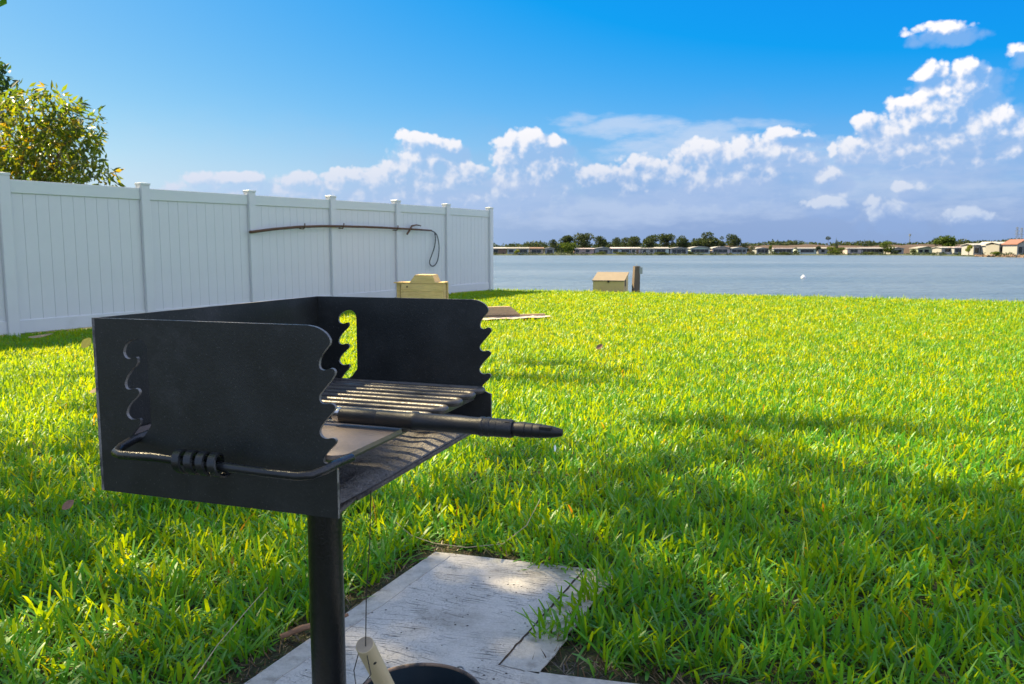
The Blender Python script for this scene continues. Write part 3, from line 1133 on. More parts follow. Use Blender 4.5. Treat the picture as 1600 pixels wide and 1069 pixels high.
# ------------------------------------------------------------------ utility box and post at the shore
def build_box():
    root = thing('storage_box', 'beige storage box with a sloping lid on the lawn edge by the lake', 'storage box', (2.22, 17.95, .075), R(-17))
    w, d = .345, .30
    m = MB()
    V = [(-w, -d, -.05), (w, -d, -.05), (w, d, -.05), (-w, d, -.05), (-w, -d, .265), (w, -d, .265), (w, d, .425), (-w, d, .425)]
    m.add(V, [(0, 1, 5, 4), (1, 2, 6, 5), (2, 3, 7, 6), (3, 0, 4, 7), (0, 3, 2, 1), (4, 5, 6, 7)])
    m.build('body', M['box_beige'], root)
    m = MB()
    e = .018
    a = (.425 - .265) / (2 * d)
    V = []
    for z in (.002, .022):
        for (x, y) in ((-w - e, -d - e), (w + e, -d - e), (w + e, d + e), (-w - e, d + e)):
            V.append((x, y, .265 + a * (y + d) + z))
    m.add(V, [(0, 3, 2, 1), (4, 5, 6, 7), (0, 1, 5, 4), (1, 2, 6, 5), (2, 3, 7, 6), (3, 0, 4, 7)])
    m.build('lid', M['box_lid'], root)
    m = MB(); m.bbox((-.02, -d - .03, .235), (.025, -d - .001, .285), .004)
    m.build('latch', M['dark'], root)
    m = MB(); m.box((w + .0005, -d + .14, .15), (w + .006, -d + .25, .29))
    m.build('vent', M['dark'], root)
    for x in (-.16, .10):
        m = MB(); m.bbox((x - .022, -d - .010, -.05), (x + .022, -d - .0005, .16), .003)
        m.build('batten', M['box_beige'], root)
    root2 = thing('mooring_post', 'weathered square timber post beside the beige box at the water', 'post', (2.74, 17.70, .07), R(12))
    m = MB()
    V = []
    for z, s, ox in ((-.3, .068, 0), (.2, .066, .006), (.45, .064, .016), (.60, .062, .022)):
        V += [(-s + ox, -s, z), (s + ox, -s, z), (s + ox, s, z), (-s + ox, s, z)]
    F = [(i * 4 + k, i * 4 + (k + 1) % 4, i * 4 + 4 + (k + 1) % 4, i * 4 + 4 + k) for i in range(3) for k in range(4)] + [(12, 13, 14, 15)]
    m.add(V, F)
    m.build('shaft', M['wood_old'], root2)
    m = MB(); m.bbox((.06, -.07, .43), (.135, .03, .575), .004)
    m.build('junction_box', M['galv'], root2)
    m = MB(); m.tube([(.085, -.02, .43), (.085, -.02, .2), (.08, -.02, -.1)], .012, 6)
    m.build('conduit', M['dark'], root2, smooth=60)
    m = MB(); m.tube([(.02, 0, .59), (.02, 0, .63), (.035, 0, .645)], .007, 6)
    m.build('eye_hook', M['galv'], root2, smooth=60)


build_box()


# ------------------------------------------------------------------ grill
A_OUT = [(-.196, .905), (.1566, .905), (.1708, .903), (.183, .8966), (.1898, .8882), (.1896, .8814), (.1823, .874), (.1749, .8643), (.1722, .8564), (.1727, .8495), (.1779, .8467), (.1851, .8489),
         (.1893, .8503), (.1939, .8496), (.1962, .8457), (.1943, .8403), (.1863, .8305), (.1771, .8206), (.1716, .814), (.1714, .8077), (.1748, .8031), (.1819, .8029), (.1891, .8046), (.1943, .8018),
         (.1949, .7975), (.1905, .7921), (.1795, .7813), (.172, .7712), (.170, .7647), (.1734, .7586), (.1805, .7566), (.1895, .7592), (.1948, .757), (.1946, .7522), (.1891, .7464), (.1799, .7374),
         (.1754, .7315), (.1752, .7251)]
A_TAIL = [(.1952, .7172), (.1952, .651), (-.196, .651)]
A_SLOT = [(-.1206, .8789), (-.1100, .8755), (-.1048, .868), (-.1037, .8609), (-.104, .7583), (-.1044, .7531), (-.1219, .7326), (-.1459, .728), (-.1363, .742), (-.1248, .7533), (-.1218, .7598), (-.1241, .7638), (-.1328, .7608),
          (-.1414, .7609), (-.1475, .7675), (-.1461, .7745), (-.1399, .7836), (-.1263, .7948), (-.1216, .8003), (-.1234, .8053), (-.1297, .8067), (-.1385, .8038), (-.1457, .8051), (-.1478, .8126),
          (-.1437, .8215), (-.1344, .8323), (-.1232, .8414), (-.1214, .8483), (-.1237, .8516), (-.1298, .8503), (-.1376, .8475), (-.1451, .8507), (-.1476, .8591), (-.1403, .8714)]


def chaikin(p, closed, it=2):
    for _ in range(it):
        q = []
        n = len(p)
        rngi = range(n if closed else n - 1)
        if not closed:
            q.append(p[0])
        for i in rngi:
            a, b = p[i], p[(i + 1) % n]
            q.append((a[0] * .75 + b[0] * .25, a[1] * .75 + b[1] * .25))
            q.append((a[0] * .25 + b[0] * .75, a[1] * .25 + b[1] * .75))
        if not closed:
            q.append(p[-1])
        p = q
    return p


GC = (-.319, 1.3515)
GRZ = R(-18.7)


def build_grill():
    root = thing('park_grill', 'black steel park charcoal grill on a single post beside the concrete slab', 'grill', (GC[0], GC[1], 0), GRZ)
    front = chaikin(A_OUT[1:], False, 1)
    outer = [A_OUT[0]] + front + A_TAIL
    slot = chaikin(A_SLOT, True, 1)
    def at_y(u, v, t):
        return Vector((u, t, v))
    T = .0048
    for y in (-.2925, .2925 - T):
        m = MB(); m.prism([outer, slot], at_y, y, y + T, 1)
        m.build('side_plate', [M['black'], M['edge']], root)
    m = MB(); m.prism([[(-.2925, .651), (.2925, .651), (.2925, .905), (-.2925, .905)]], lambda u, v, t: Vector((t, u, v)), -.1962 - T, -.1962, 1)
    m.build('back_plate', [M['black'], M['edge']], root)
    # floor on inward flanges
    m = MB(); m.bbox((-.195, -.236, .658), (.194, .287, .664), .0015)
    m.add([(-.195, -.287, .652), (.190, -.287, .652), (.190, -.236, .659), (-.195, -.236, .659), (-.195, -.287, .657), (.190, -.287, .657), (.190, -.236, .6635), (-.195, -.236, .6635)],
          [(0, 3, 2, 1), (4, 5, 6, 7), (0, 1, 5, 4), (1, 2, 6, 5), (2, 3, 7, 6), (3, 0, 4, 7)])
    m.build('firebox_floor', M['pan'], root)
    for s in (-1, 1):
        m = MB()
        m.bbox((-.03, s * .09 - .003, .60), (.03, s * .09 + .003, .6575), .001)
        m.build('floor_gusset', M['black'], root)
    # post with sleeve
    m = MB(); m.lathe([(.0302, -.25), (.0302, .02), (.0300, .60), (.0302, .6575), (0, .6575)], 36)
    p = m.build('post', M['pole_black'], root, smooth=50)
    p.location = (-.008, -.004, 0)
    # cooking grate ----------------------------------------------------
    gz = .7265
    g = MB()
    for x in (-.165, .158):
        g.bbox((x - .004, -.285, gz - .022), (x + .004, .283, gz - .0062), .001)
    grate = g.build('cooking_grate', M['bar'], root)
    proto = None
    yl = [-.066, .004, .074, .144, .214, .272]
    for i, y in enumerate(yl):
        hs = .0165
        xe = .193 - .0022 * i
        pts = [(-.185, -hs, 0), (-.1, -hs, 0), (.0, -hs, .0004), (.1, -hs, 0), (xe - hs, -hs, 0)]
        for k in range(1, 8):
            a = -math.pi / 2 + math.pi * k / 8
            pts.append((xe - hs + hs * math.cos(a), hs * math.sin(a), 0))
        pts += [(xe - hs, hs, 0), (.1, hs, 0), (0, hs, .0003), (-.1, hs, 0), (-.185, hs, 0)]
        b = MB(); b.tube(pts, .0062, 9)
        o = b.build('grate_bar', M['bar'], grate, smooth=60)
        o.location = (0, y, gz)
    # flat griddle shelf over the near third
    def arc(cx, cy, r, a0, a1, n=6):
        return [(cx + r * math.cos(a0 + (a1 - a0) * i / n), cy + r * math.sin(a0 + (a1 - a0) * i / n)) for i in range(n + 1)]
    r = .022
    pl = [(-.188, -.284)] + arc(.198 - r, -.284 + r, r, -math.pi / 2, 0) + [(.198, -.107 - .004)] + [(.196, -.107), (-.188, -.107)]
    m = MB(); m.prism([pl], lambda u, v, t: Vector((u, v, t)), gz + .000, gz + .0062)
    m.build('griddle_plate', M['plate'], root)
    m = MB(); m.bbox((.150, -.283, gz - .0205), (.156, -.108, gz - .0005), .001)
    m.build('griddle_rib', M['bar'], root)
    # handle outside the near plate
    hz = gz - .002
    yo = -.345
    pts = [(-.128, -.262, hz + .012), (-.128, -.300, hz + .010), (-.1285, yo + .02, hz + .004), (-.122, yo + .005, hz + .001), (-.108, yo, hz)]
    pts += [(-.05, yo, hz + .002), (.05, yo, hz - .002), (.13, yo, hz - .004), (.172, yo, hz - .004), (.188, yo + .006, hz - .003), (.196, yo + .020, hz), (.1985, yo + .045, hz + .002), (.1985, -.262, hz + .001)]
    m = MB(); m.tube(pts, .0062, 10)
    h = m.build('grate_handle', M['handle'], root, smooth=60)
    # coil grip of flat strip
    sp = MB()
    V, F = [], []
    turns, k = 4, 22
    n = turns * k
    x0, x1 = -.020, .068
    for i in range(n + 1):
        a = 2 * math.pi * i / k
        x = x0 + (x1 - x0 - .013) * i / n
        for rr, dx in ((.0135, 0), (.0160, .001), (.0160, .0118), (.0135, .0128)):
            V.append((x + dx, yo + rr * math.cos(a), hz + rr * math.sin(a)))
    for i in range(n):
        for j in range(4):
            a, b = i * 4 + j, i * 4 + (j + 1) % 4
            F.append((a, b, b + 4, a + 4))
    F += [(0, 1, 2, 3), (n * 4 + 3, n * 4 + 2, n * 4 + 1, n * 4)]
    sp.add(V, F)
    sp.build('coil_grip', M['handle'], h, smooth=40)
    # ash on the floor
    a = MB()
    nx, ny = 40, 56
    V, F = [], []
    for i in range(nx):
        for j in range(ny):
            x = -.193 + .383 * i / (nx - 1); y = -.284 + .568 * j / (ny - 1)
            e = min(1, (.19 - x) / .03 + .1)
            V.append((x, y, .6642 + e * (.003 + .006 * float(vnoise(np.array(x), np.array(y), 38, 4)) + .004 * float(vnoise(np.array(x), np.array(y), 95, 5))) + .012 * max(0, -y - .2)))
    for i in range(nx - 1):
        for j in range(ny - 1):
            F.append((i * ny + j, i * ny + ny + j, i * ny + ny + 1 + j, i * ny + j + 1))
    a.add(V, F)
    o = a.build('ash', M['ash'], smooth=80)
    o.location, o.rotation_euler = (GC[0], GC[1], 0), (0, 0, GRZ)
    tag(o, 'crusted grey-brown ash spread over the floor of the grill firebox', 'ash', kind='stuff')
    # ---- tool lying across the plate
    TS = .95
    t = thing('grill_tool', 'black segmented tool handle with silver ring lying across the grill, tip pointing right', 'tool', (0, 0, 0))
    Mg = Matrix.Translation((GC[0], GC[1], 0)) @ Matrix.Rotation(GRZ, 4, 'Z')
    p0 = Mg @ Vector((.090, -.118, .7488)); p1 = Mg @ Vector((.455, -.122, .7478))
    t.location = p0
    d = (p1 - p0)
    t.rotation_euler = d.to_track_quat('X', 'Z').to_euler()
    RX = Matrix.Rotation(R(90), 4, 'Y')
    def lx(prof, n=24):       # lathe along +x
        mm = MB(); mm.lathe([(r_ * 1.14, x_ * TS if x_ > 0 else x_) for (x_, r_) in prof], n, RX); return mm
    lx([(.010, 0), (.010, .0098), (.012, .0107), (.075, .0109), (.077, .0104), (.0785, .0109), (.135, .0111), (.137, .0122), (.146, .0124), (.149, .0114), (.250, .0113), (.252, .0124), (.2575, .0126), (.2585, .0118),
        (.262, .0118), (.263, .0126), (.269, .0124), (.270, .0117), (.280, .0117), (.2805, .0113), (.281, .0117), (.302, .0117), (.305, .0108), (.305, 0)]).build('grip', M['tool'], t, smooth=35)
    lx([(-.0015, 0), (-.0015, .0100), (-.0005, .0103), (.0085, .0103), (.0095, .0100), (.0095, 0)]).build('ring', M['chrome'], t, smooth=35)
    rod = [(-.30, 0), (-.30, .0048), (-.01, .0048), (-.002, .0072), (-.002, 0)]
    lx(rod, 12).build('rod', M['wire'], t, smooth=35)
    m = MB(); m.bbox((-.345, -.028, -.0075), (-.295, .028, .004), .003)
    m.build('scraper_head', M['plate'], t)
    # ridged tip
    prof = [(.305, .0085), (.312, .0090)]
    for i in range(3):
        x = .316 + i * .012
        prof += [(x, .0096 - i * .0004), (x + .0085, .0098 - i * .0005), (x + .009, .0091 - i * .0005), (x + .011, .0091 - i * .0005)]
    prof += [(.353, .0084), (.366, .0071), (.376, .0056), (.3815, .0040), (.3825, 0)]
    lx(prof).build('tip', M['rubber'], t, smooth=35)
    for (x, w, dy) in ((.298 * TS, .004, 0), (.357 * TS, .009, 0)):
        m = MB(); m.bbox((x - w, -.0128 + .004, .003), (x + w, -.002, .0085 if x > .32 else .0118), .0008)
        m.build('slot_hole' if x > .32 else 'pin_hole', M['dark'], t)
    # ---- wire hanging from the front lip
    top = Mg @ Vector((.1955, -.205, .664))
    end = Vector((-.2095, 1.083, .4350))
    m = MB()
    m.tube([Vector((0, 0, 0)), (end - top) * .33 + Vector((.001, 0, 0)), (end - top) * .66 + Vector((-.0015, 0, 0)), end - top, end - top + Vector((.010, -.0168, -.03)), end - top + Vector((-.012, -.010, -.06)), end - top + Vector((-.02, .012, -.04)), end - top + Vector((-.010, .010, -.004))], .0008, 5)
    o = m.build('wire', M['wire'])
    o.location = top
    tag(o, 'thin dark wire hanging from the grill front down to the pale dowel', 'wire')


build_grill()


# ------------------------------------------------------------------ pail and dowel
def build_pail():
    root = thing('ash_pail', 'small dark round pail with rusted rim on the slab at the bottom edge', 'pail', (-.158, 1.272, .0125))
    m = MB()
    m.lathe([(0, 0), (.080, 0), (.084, .004), (.106, .236), (.1035, .236), (.0815, .006), (0, .006)], 44)
    m.build('body', M['pail_in'], root, smooth=50)
    m = MB()
    k = 48
    pts = [(.1065 * math.cos(2 * math.pi * i / k), .1065 * math.sin(2 * math.pi * i / k), .2375) for i in range(k + 1)]
    m.tube(pts, .0034, 8, cap=False)
    m.build('rim', M['pail_rim'], root, smooth=60)
    a = R(52)
    c = Vector((.109 * math.cos(a), .109 * math.sin(a), .228))
    m = MB()
    tn = Vector((-math.sin(a), math.cos(a), 0))
    pts = [c + tn * .012 * math.cos(2 * math.pi * i / 16) + Vector((0, 0, .012 * math.sin(2 * math.pi * i / 16) + .004)) for i in range(17)]
    m.tube(pts, .0016, 6, cap=False)
    m.build('bail_ring', M['galv'], root, smooth=60)
    d0, d1 = Vector((-.2115, 1.085, .440)), Vector((-.150, 1.305, .100))
    root = thing('dowel', 'pale wooden dowel handle with a drilled hole, leaning out of the pail', 'handle', d1)
    q = (d0 - d1)
    n = q.length
    root.rotation_euler = q.to_track_quat('Z', 'Y').to_euler()
    m = MB(); m.lathe([(0, 0), (.0128, 0), (.0132, .01), (.0136, n - .003), (.0131, n - .0012), (.0122, n - .0008)], 28)
    m.build('shaft', M['dowel'], root, smooth=40)
    m = MB(); m.lathe([(.0124, n - .0009), (.006, n - .0005), (0, n - .0005)], 28)
    m.build('end_face', M['dowel_end'], root, smooth=40)
    # hole on the side towards the camera
    inv = root.rotation_euler.to_matrix().inverted()
    tocam = inv @ (Vector((.25, -1.0, .55)) - Vector((0, 0, 0)))
    tocam.z = 0; tocam.normalize()
    m = MB()
    Mh = Matrix.Translation(tocam * .0132 + Vector((0, 0, n - .034))) @ tocam.to_track_quat('Z', 'Y').to_matrix().to_4x4()
    m.lathe([(.0028, .0004), (.0014, .0008), (0, .0008)], 12, Mh)
    m.build('drill_hole', M['dark'], root)


build_pail()


# ------------------------------------------------------------------ litter
def small_leaf(name, label, loc, L, W, rz, tilt, mat, curl=.3):
    m = MB()
    V, F = [], []
    n = 8
    for i in range(n + 1):
        t = i / n
        w = W * math.sin(math.pi * min(1, t * .96 + .04)) ** .7 * .5
        z = curl * L * (t - .5) ** 2
        x = (t - .5) * L
        V += [(x, -w, z + .25 * w), (x, 0, z), (x, w, z + .25 * w)]
    for i in range(n):
        for j in range(2):
            a = i * 3 + j
            F.append((a, a + 3, a + 4, a + 1))
    m.add(V, F)
    o = m.build(name, mat, smooth=60, fix=False)
    o.location, o.rotation_euler = loc, (tilt, -tilt * .6, rz)
    return tag(o, label, 'leaf', 'dead leaves fallen on the lawn')


small_leaf('fallen_leaf', 'long tan dead leaf lying in the shaded grass at the fence foot', (-5.05, 8.50, .085), .26, .09, R(10), R(15), M['leaf_tan'])
small_leaf('fallen_leaf', 'bright yellow leaf standing in the grass just left of the grill', (-4.20, 7.80, .10), .14, .08, R(70), R(60), M['leaf_yellow'])
small_leaf('fallen_leaf', 'grey-brown curled leaf in the grass below the grill back corner', (-1.62, 2.82, .080), .050, .028, R(60), R(50), M['leaf_brown'])
small_leaf('fallen_leaf', 'brown leaf sliver under the left bottom edge of the grill box', (-1.66, 3.40, .085), .10, .028, R(20), R(20), M['leaf_brown'])
small_leaf('fallen_leaf', 'small brown leaf out in the sunny middle lawn', (.84, 7.60, .085), .085, .05, R(30), R(45), M['leaf_brown'])
small_leaf('fallen_leaf', 'tiny pale leaf scrap in the grass right of the tool tip', (.20, 3.66, .08), .04, .018, R(80), R(60), M['buoy'])
small_leaf('fallen_leaf', 'pale tan leaf in dappled grass left of the grill box', (-2.75, 5.2, .085), .085, .05, R(0), R(35), M['leaf_tan'])

m = MB(); m.tube([(-.085, -.035, .0), (-.03, -.016, .010), (.03, .006, .008), (.085, .028, .014)], [.007, .0085, .008, .0045], 8)
m.tube([(-.01, -.01, .01), (.005, .012, .026)], [.004, .002], 6)
o = m.build('twig', M['twig'], smooth=60)
o.location, o.rotation_euler = (-.515, 1.985, .022), (0, 0, R(12))
tag(o, 'short reddish-brown twig lying on the slab edge left of the grill post', 'twig')
m = MB()
P = [(-.40, 2.66, .07), (-.34, 2.60, .045), (-.26, 2.555, .035), (-.15, 2.53, .03), (-.03, 2.55, .035), (.05, 2.63, .07), (.10, 2.76, .12)]
m.tube(P, .0014, 6)
o = m.build('dry_runner', M['straw'], smooth=60)
tag(o, 'dry straw-coloured grass runner arching over the far edge of the slab', 'runner')
m = MB()
m.tube([(-.73, 1.68, .02), (-.70, 1.80, .07), (-.66, 1.92, .11), (-.64, 2.0, .125)], [.0014, .0012, .001, .0006], 6)
o = m.build('dry_stalk', M['straw'], smooth=60)
tag(o, 'thin pale grass stalk leaning up from the turf left of the slab', 'stalk')

# ------------------------------------------------------------------ trees on this side
def build_near_trees():
    base = (-8.6, 13.6, 0)
    cr = [(-7.75, 13.0, 2.80), (-8.6, 13.3, 2.95), (-7.15, 12.9, 2.55), (-9.2, 13.0, 2.9), (-6.75, 12.9, 2.05), (-7.9, 12.7, 1.9), (-8.9, 12.6, 2.0), (-10.2, 13.2, 2.7), (-9.8, 13.9, 3.0), (-8.1, 13.8, 2.3), (-6.8, 13.2, 1.55), (-6.95, 13.0, 2.95), (-7.45, 13.1, 3.15)]
    rr = [.80, .70, .58, .66, .50, .78, .78, .8, .7, .75, .46, .46, .5]
    grow('broadleaf_tree', 'bushy broad-leaved tree with droopy olive leaves rising over the fence at left', base, cr, rr, 8800, (.11, .19), (.24, .36), M['mango'], .11, droop=.35, shell=.55, tint=(.50, .26))
    base = (-13.6, 18.5, 0)
    cr = [(-11.75, 18.2, 4.6), (-12.2, 18.5, 5.0), (-12.9, 18.6, 5.4), (-12.0, 18, 3.8), (-13.8, 18.4, 5.9), (-14.5, 18.4, 5.2), (-13.0, 18.4, 4.2)]
    grow('evergreen_tree', 'dark dense evergreen tree behind the olive-leaved one at the left edge', base, cr, [.72, .7, .95, .8, 1.0, 1.1, 1.0], 4600, (.14, .24), (.35, .5), M['oak'], .16, droop=.1, shell=.5)
    base = (-6.6, 10.4, 0)
    cr = [(-6.95, 10.3, 1.75), (-7.25, 10.2, 1.5), (-6.7, 10.35, 1.2), (-7.0, 10.4, .7)]
    grow('shrub', 'yellow-green shrub peeping over the fence at the far left', base, cr, [.26, .3, .35, .4], 900, (.07, .12), (.4, .55), M['far_bright'], .03, cat='shrub', shell=.4, tint=(.5, .2))
    # shade tree that overhangs the foreground
    s = np.array(SUN) / SUN.z
    # sunlit holes: points on the ground / grill that sun flecks reach
    flecks = [((-.13, 1.30, .70), .17), ((-.02, 1.45, .74), .12), ((.06, 2.40, .02), .05), ((-.10, 2.40, .02), .045), ((-1.25, 2.0, .05), .14), ((-1.5, 1.75, .05), .16), ((.25, 2.75, .05), .09), ((1.2, 2.9, .05), .12),
              ((-3.3, 4.9, .05), .55), ((-2.6, 4.5, .05), .32), ((-2.9, 5.6, .05), .55), ((-3.0, 4.2, .05), .30), ((-1.0, 1.75, .05), .13), ((-3.9, 5.6, .05), .45), ((-2.2, 3.6, .05), .14), ((.75, 2.25, .05), .07), ((1.0, 3.3, .05), .2), ((-.7, 3.3, .05), .13)]
    def drop(P):
        bad = np.zeros(len(P), bool)
        for (f, r) in flecks:
            q = P - np.array(f)
            al = q @ np.array(SUN)
            bad |= np.linalg.norm(q - al[:, None] * np.array(SUN), axis=1) < r * rng.uniform(.55, 1.1, len(P))
        # keep the lawn beyond the shade line in the sun, and the crown out of the view
        g = P[:, :2] - s[None, :2] * P[:, 2:3]
        lim = 3.75 + .35 * np.sin(g[:, 0] * 2.1) + .25 * np.sin(g[:, 0] * 5.3 + 1)
        lim = np.where(g[:, 0] < -1.2, lim + np.clip(-1.2 - g[:, 0], 0, 2) * 1.4, lim)
        bad |= (g[:, 1] > lim) & (rng.random(len(P)) < .965)
        top = 1 + .305 * P[:, 1]
        vis = (P[:, 1] > 0) & (np.abs(P[:, 0]) < .70 * P[:, 1]) & (P[:, 2] < top + .25)
        return bad | vis
    base = (-7.6, 4.4, 0)
    C, Rr = [], []
    r2 = np.random.default_rng(3)
    for gx in np.arange(-3.4, 4.6, .95):
        for gy in np.arange(-.6, 5.2, .95):
            if gy > 3.9 and gx > -1.0:
                continue
            z = 8.4 + r2.normal() * .5 + .25 * (gx < 0)
            p = np.array([gx + r2.normal() * .25, gy + r2.normal() * .25, 0]) + s * z
            C.append(p); Rr.append((r2.uniform(.75, 1.0), r2.uniform(.75, 1.0), r2.uniform(.45, .7)))
    # two small clumps cast the lone shade patches on the sunny lawn
    padc = np.array([np.array((gx, gy, 0)) + s * 8.6 for gx, gy in ((-.25, 1.9), (.15, 2.1), (-.1, 2.35), (.2, 1.7), (-.45, 1.6))])
    V3, T3, t3 = leaves(padc, np.array([(.42, .36, .25)] * 5), 520, (.14, .22), (.36, .5), drop=drop, droop=.2, shell=.3)
    extra = [((.40, 5.95, 0), 8.3, (.62, .17, .2)), ((.0, 6.15, 0), 8.4, (.34, .14, .2)), ((1.45, 4.42, 0), 8.2, (.80, .17, .25)), ((2.1, 4.3, 0), 8.3, (.5, .12, .2)), ((.75, 6.5, 0), 8.4, (.25, .1, .2)), ((.3, 6.9, 0), 8.4, (.35, .10, .2))]
    V0, T0, t0 = leaves(np.array(C), np.array(Rr), 16500, (.14, .22), (.36, .5), drop=drop, droop=.2, shell=.35)
    V1, T1, t1 = leaves(np.array([np.array(g) + s * z for g, z, r in extra]), np.array([r for g, z, r in extra]), 620, (.11, .18), (.36, .5), droop=.2, shell=.2)
    # a few leaves hanging into the top left corner
    V2, T2, t2 = leaves(np.array([(-2.90, 4.75, 2.50), (-2.78, 4.75, 2.475), (-3.0, 4.8, 2.6)]), np.array([(.10, .1, .05), (.05, .08, .04), (.2, .2, .1)]), 46, (.06, .11), (.35, .5), droop=.6, shell=.2)
    root = thing('shade_tree', 'large overhanging tree whose leaf tips hang into the top left corner', 'tree', base)
    V = np.concatenate([V0, V1, V2, V3]) - np.array(base)
    T = np.concatenate([T0, T1 + len(V0), T2 + len(V0) + len(V1), T3 + len(V0) + len(V1) + len(V2)])
    tri_mesh('crown', V, T, M['canopy'], np.concatenate([t0, t1, t2, t3]), root)
    m = MB()
    fork = Vector((.25, .1, 4.4))
    limb(m, (0, 0, -.2), fork, .24, .18, .03)
    for tgt in ((-8.2, 5.6, 8.5), (-6.6, 6.6, 8.3), (-5.4, 5.3, 8.2), (-4.6, 6.4, 8.3), (-3.2, 5.4, 8.4), (-7.2, 4.0, 8.4), (-5.6, 4.2, 8.3), (-9.0, 7.2, 8.3), (-3.1, 4.85, 2.75)):
        limb(m, fork, Vector(tgt) - Vector(base), .09, .02, .10, 7)
    m.build('trunk', M['bark'], root, smooth=60)


build_near_trees()

# ------------------------------------------------------------------ far shore: homes
def X_at(px, d):
    return (px - 800) / 1252.5 * d


HC = {'white': (.34, .34, .335), 'cream': (.28, .27, .24), 'grey': (.33, .35, .37), 'blue': (.36, .42, .47), 'pink': (.42, .32, .31), 'brown': (.20, .13, .09), 'aqua': (.50, .60, .58), 'green': (.36, .42, .30), 'tan': (.42, .34, .25), 'mauve': (.47, .41, .42), 'redroof': (.20, .09, .065)}
HM = {k: pmat('siding_' + k, v, .7, .08, .6) for k, v in HC.items()}
M['pane'] = pmat('far_window_pane', (.02, .024, .03), .15, .2, 1)


def home(label, px0, px1, d, wall, roof, style, zb=-.28, h=2.25, rise=.55, openings=(), trim='white'):
    """mobile home facing the lake; openings: (kind, f0, f1, z0, z1)"""
    x0, x1 = X_at(px0, d), X_at(px1, d)
    w = x1 - x0
    root = thing('lake_house', label, 'house', ((x0 + x1) / 2, d, zb), -math.atan2((x0 + x1) / 2, d) * .0, 'homes along the far shore')
    hw, dp = w / 2, 7.0
    ov = .35
    if style == 'gable':           # gable end to the lake
        m = MB()
        m.prism([[(-hw, 0), (hw, 0), (hw, h), (0, h + rise), (-hw, h)]], lambda u, v, t: Vector((u, t, v)), 0, dp)
        m.build('wall', HM[wall], root)
        m = MB()
        k = rise / hw
        m.prism([[(-hw - ov, h - ov * k + .02), (0, h + rise + .02), (hw + ov, h - ov * k + .02), (hw + ov, h - ov * k + .27), (0, h + rise + .30), (-hw - ov, h - ov * k + .27)]], lambda u, v, t: Vector((u, t, v)), -.6, dp + .3)
        m.build('roof', HM[roof], root)
    elif style == 'arch':
        n = 12
        def arcp(f, add):
            return [(-(hw + f) + 2 * (hw + f) * i / n, h + add + rise * (1 - (2 * i / n - 1) ** 2)) for i in range(n + 1)]
        m = MB(); m.prism([[(-hw, 0), (hw, 0)] + arcp(0, 0)[::-1]], lambda u, v, t: Vector((u, t, v)), 0, dp)
        m.build('wall', HM[wall], root)
        m = MB(); m.prism([arcp(ov, .02) + arcp(ov, .28)[::-1]], lambda u, v, t: Vector((u, t, v)), -.8, dp + .3)
        m.build('roof', HM[roof], root)
    else:                          # ridge along the shore
        m = MB(); m.box((-hw, 0, 0), (hw, dp, h)); m.build('wall', HM[wall], root)
        m = MB()
        m.prism([[(-.6, h + .02), (dp / 2, h + rise + .02), (dp + .4, h + .02), (dp + .4, h + .2), (dp / 2, h + rise + .22), (-.6, h + .26)]], lambda u, v, t: Vector((t, u, v)), -hw - ov, hw + ov)
        m.build('roof', HM[roof], root)
    for (kind, f0, f1, z0, z1) in openings:
        if kind != 'door':
            f0, f1, z0, z1 = max(.03, f0 - .04), min(.97, f1 + .04), z0 * .72, min(h - .08, z1 + .15)
        a, b = -hw + f0 * w, -hw + f1 * w
        if kind == 'door':
            m = MB(); m.bbox((a, -.06, z0), (b, .0, z1), .01); m.build('door', HM['brown'], root)
            continue
        m = MB()
        fr = .09
        for (p, q) in (((a, -.09, z0), (b, -.01, z0 + fr)), ((a, -.09, z1 - fr), (b, -.01, z1)), ((a, -.088, z0 + fr), (a + fr, -.012, z1 - fr)), ((b - fr, -.088, z0 + fr), (b, -.012, z1 - fr))):
            m.box(p, q)
        nm = max(0, int((b - a) / 1.6) - 1)
        for i in range(nm):
            c = a + (b - a) * (i + 1) / (nm + 1)
            m.box((c - .04, -.085, z0 + fr), (c + .04, -.014, z1 - fr))
        f = m.build('window', HM[trim], root)
        m = MB(); m.box((a + fr, -.05, z0 + fr), (b - fr, -.02, z1 - fr))
        m.build('pane', M['pane'], f)
    return root


W = 'window'
D = 354
home('brown-walled home under a flat white roof, first right of the fence end', 766, 791, D, 'brown', 'white', 'side', openings=((W, .1, .45, .9, 1.9), ('door', .6, .7, .1, 2.0)))
home('pale blue-grey home with a long pale roof behind the yellow-green bush', 793, 826, D, 'blue', 'cream', 'side', openings=((W, .08, .25, .9, 1.9), (W, .55, .9, .8, 1.9)))
home('brown-roofed low home with white eave, left of the small white gable', 827, 849, D + 3, 'tan', 'brown', 'side', openings=((W, .2, .8, .7, 1.8),))
home('small home with a white gable roof left of the tall dark grove', 852, 866, D + 4, 'grey', 'white', 'gable', openings=((W, .2, .8, .6, 1.9),))
home('plain mauve-pink boxy home right of the round yellow-green tree', 898, 928, D, 'pink', 'mauve', 'side', h=2.1, rise=.3, openings=((W, .08, .2, .9, 1.8), (W, .6, .75, .9, 1.8)))
home('slate grey home with low grey gable next to the mauve boxy one', 929, 955, D + 2, 'grey', 'grey', 'gable', openings=((W, .3, .75, .6, 1.8),))
home('grey home with one dark window under a pale eave, amid green hedges', 956, 985, D + 1, 'blue', 'mauve', 'side', openings=((W, .55, .9, .9, 1.8), (W, .1, .3, .9, 1.8)))
home('narrow white home with a red-brown door panel', 986, 1001, D, 'mauve', 'white', 'side', openings=(('door', .55, .8, .1, 1.9), (W, .12, .4, .9, 1.8)))
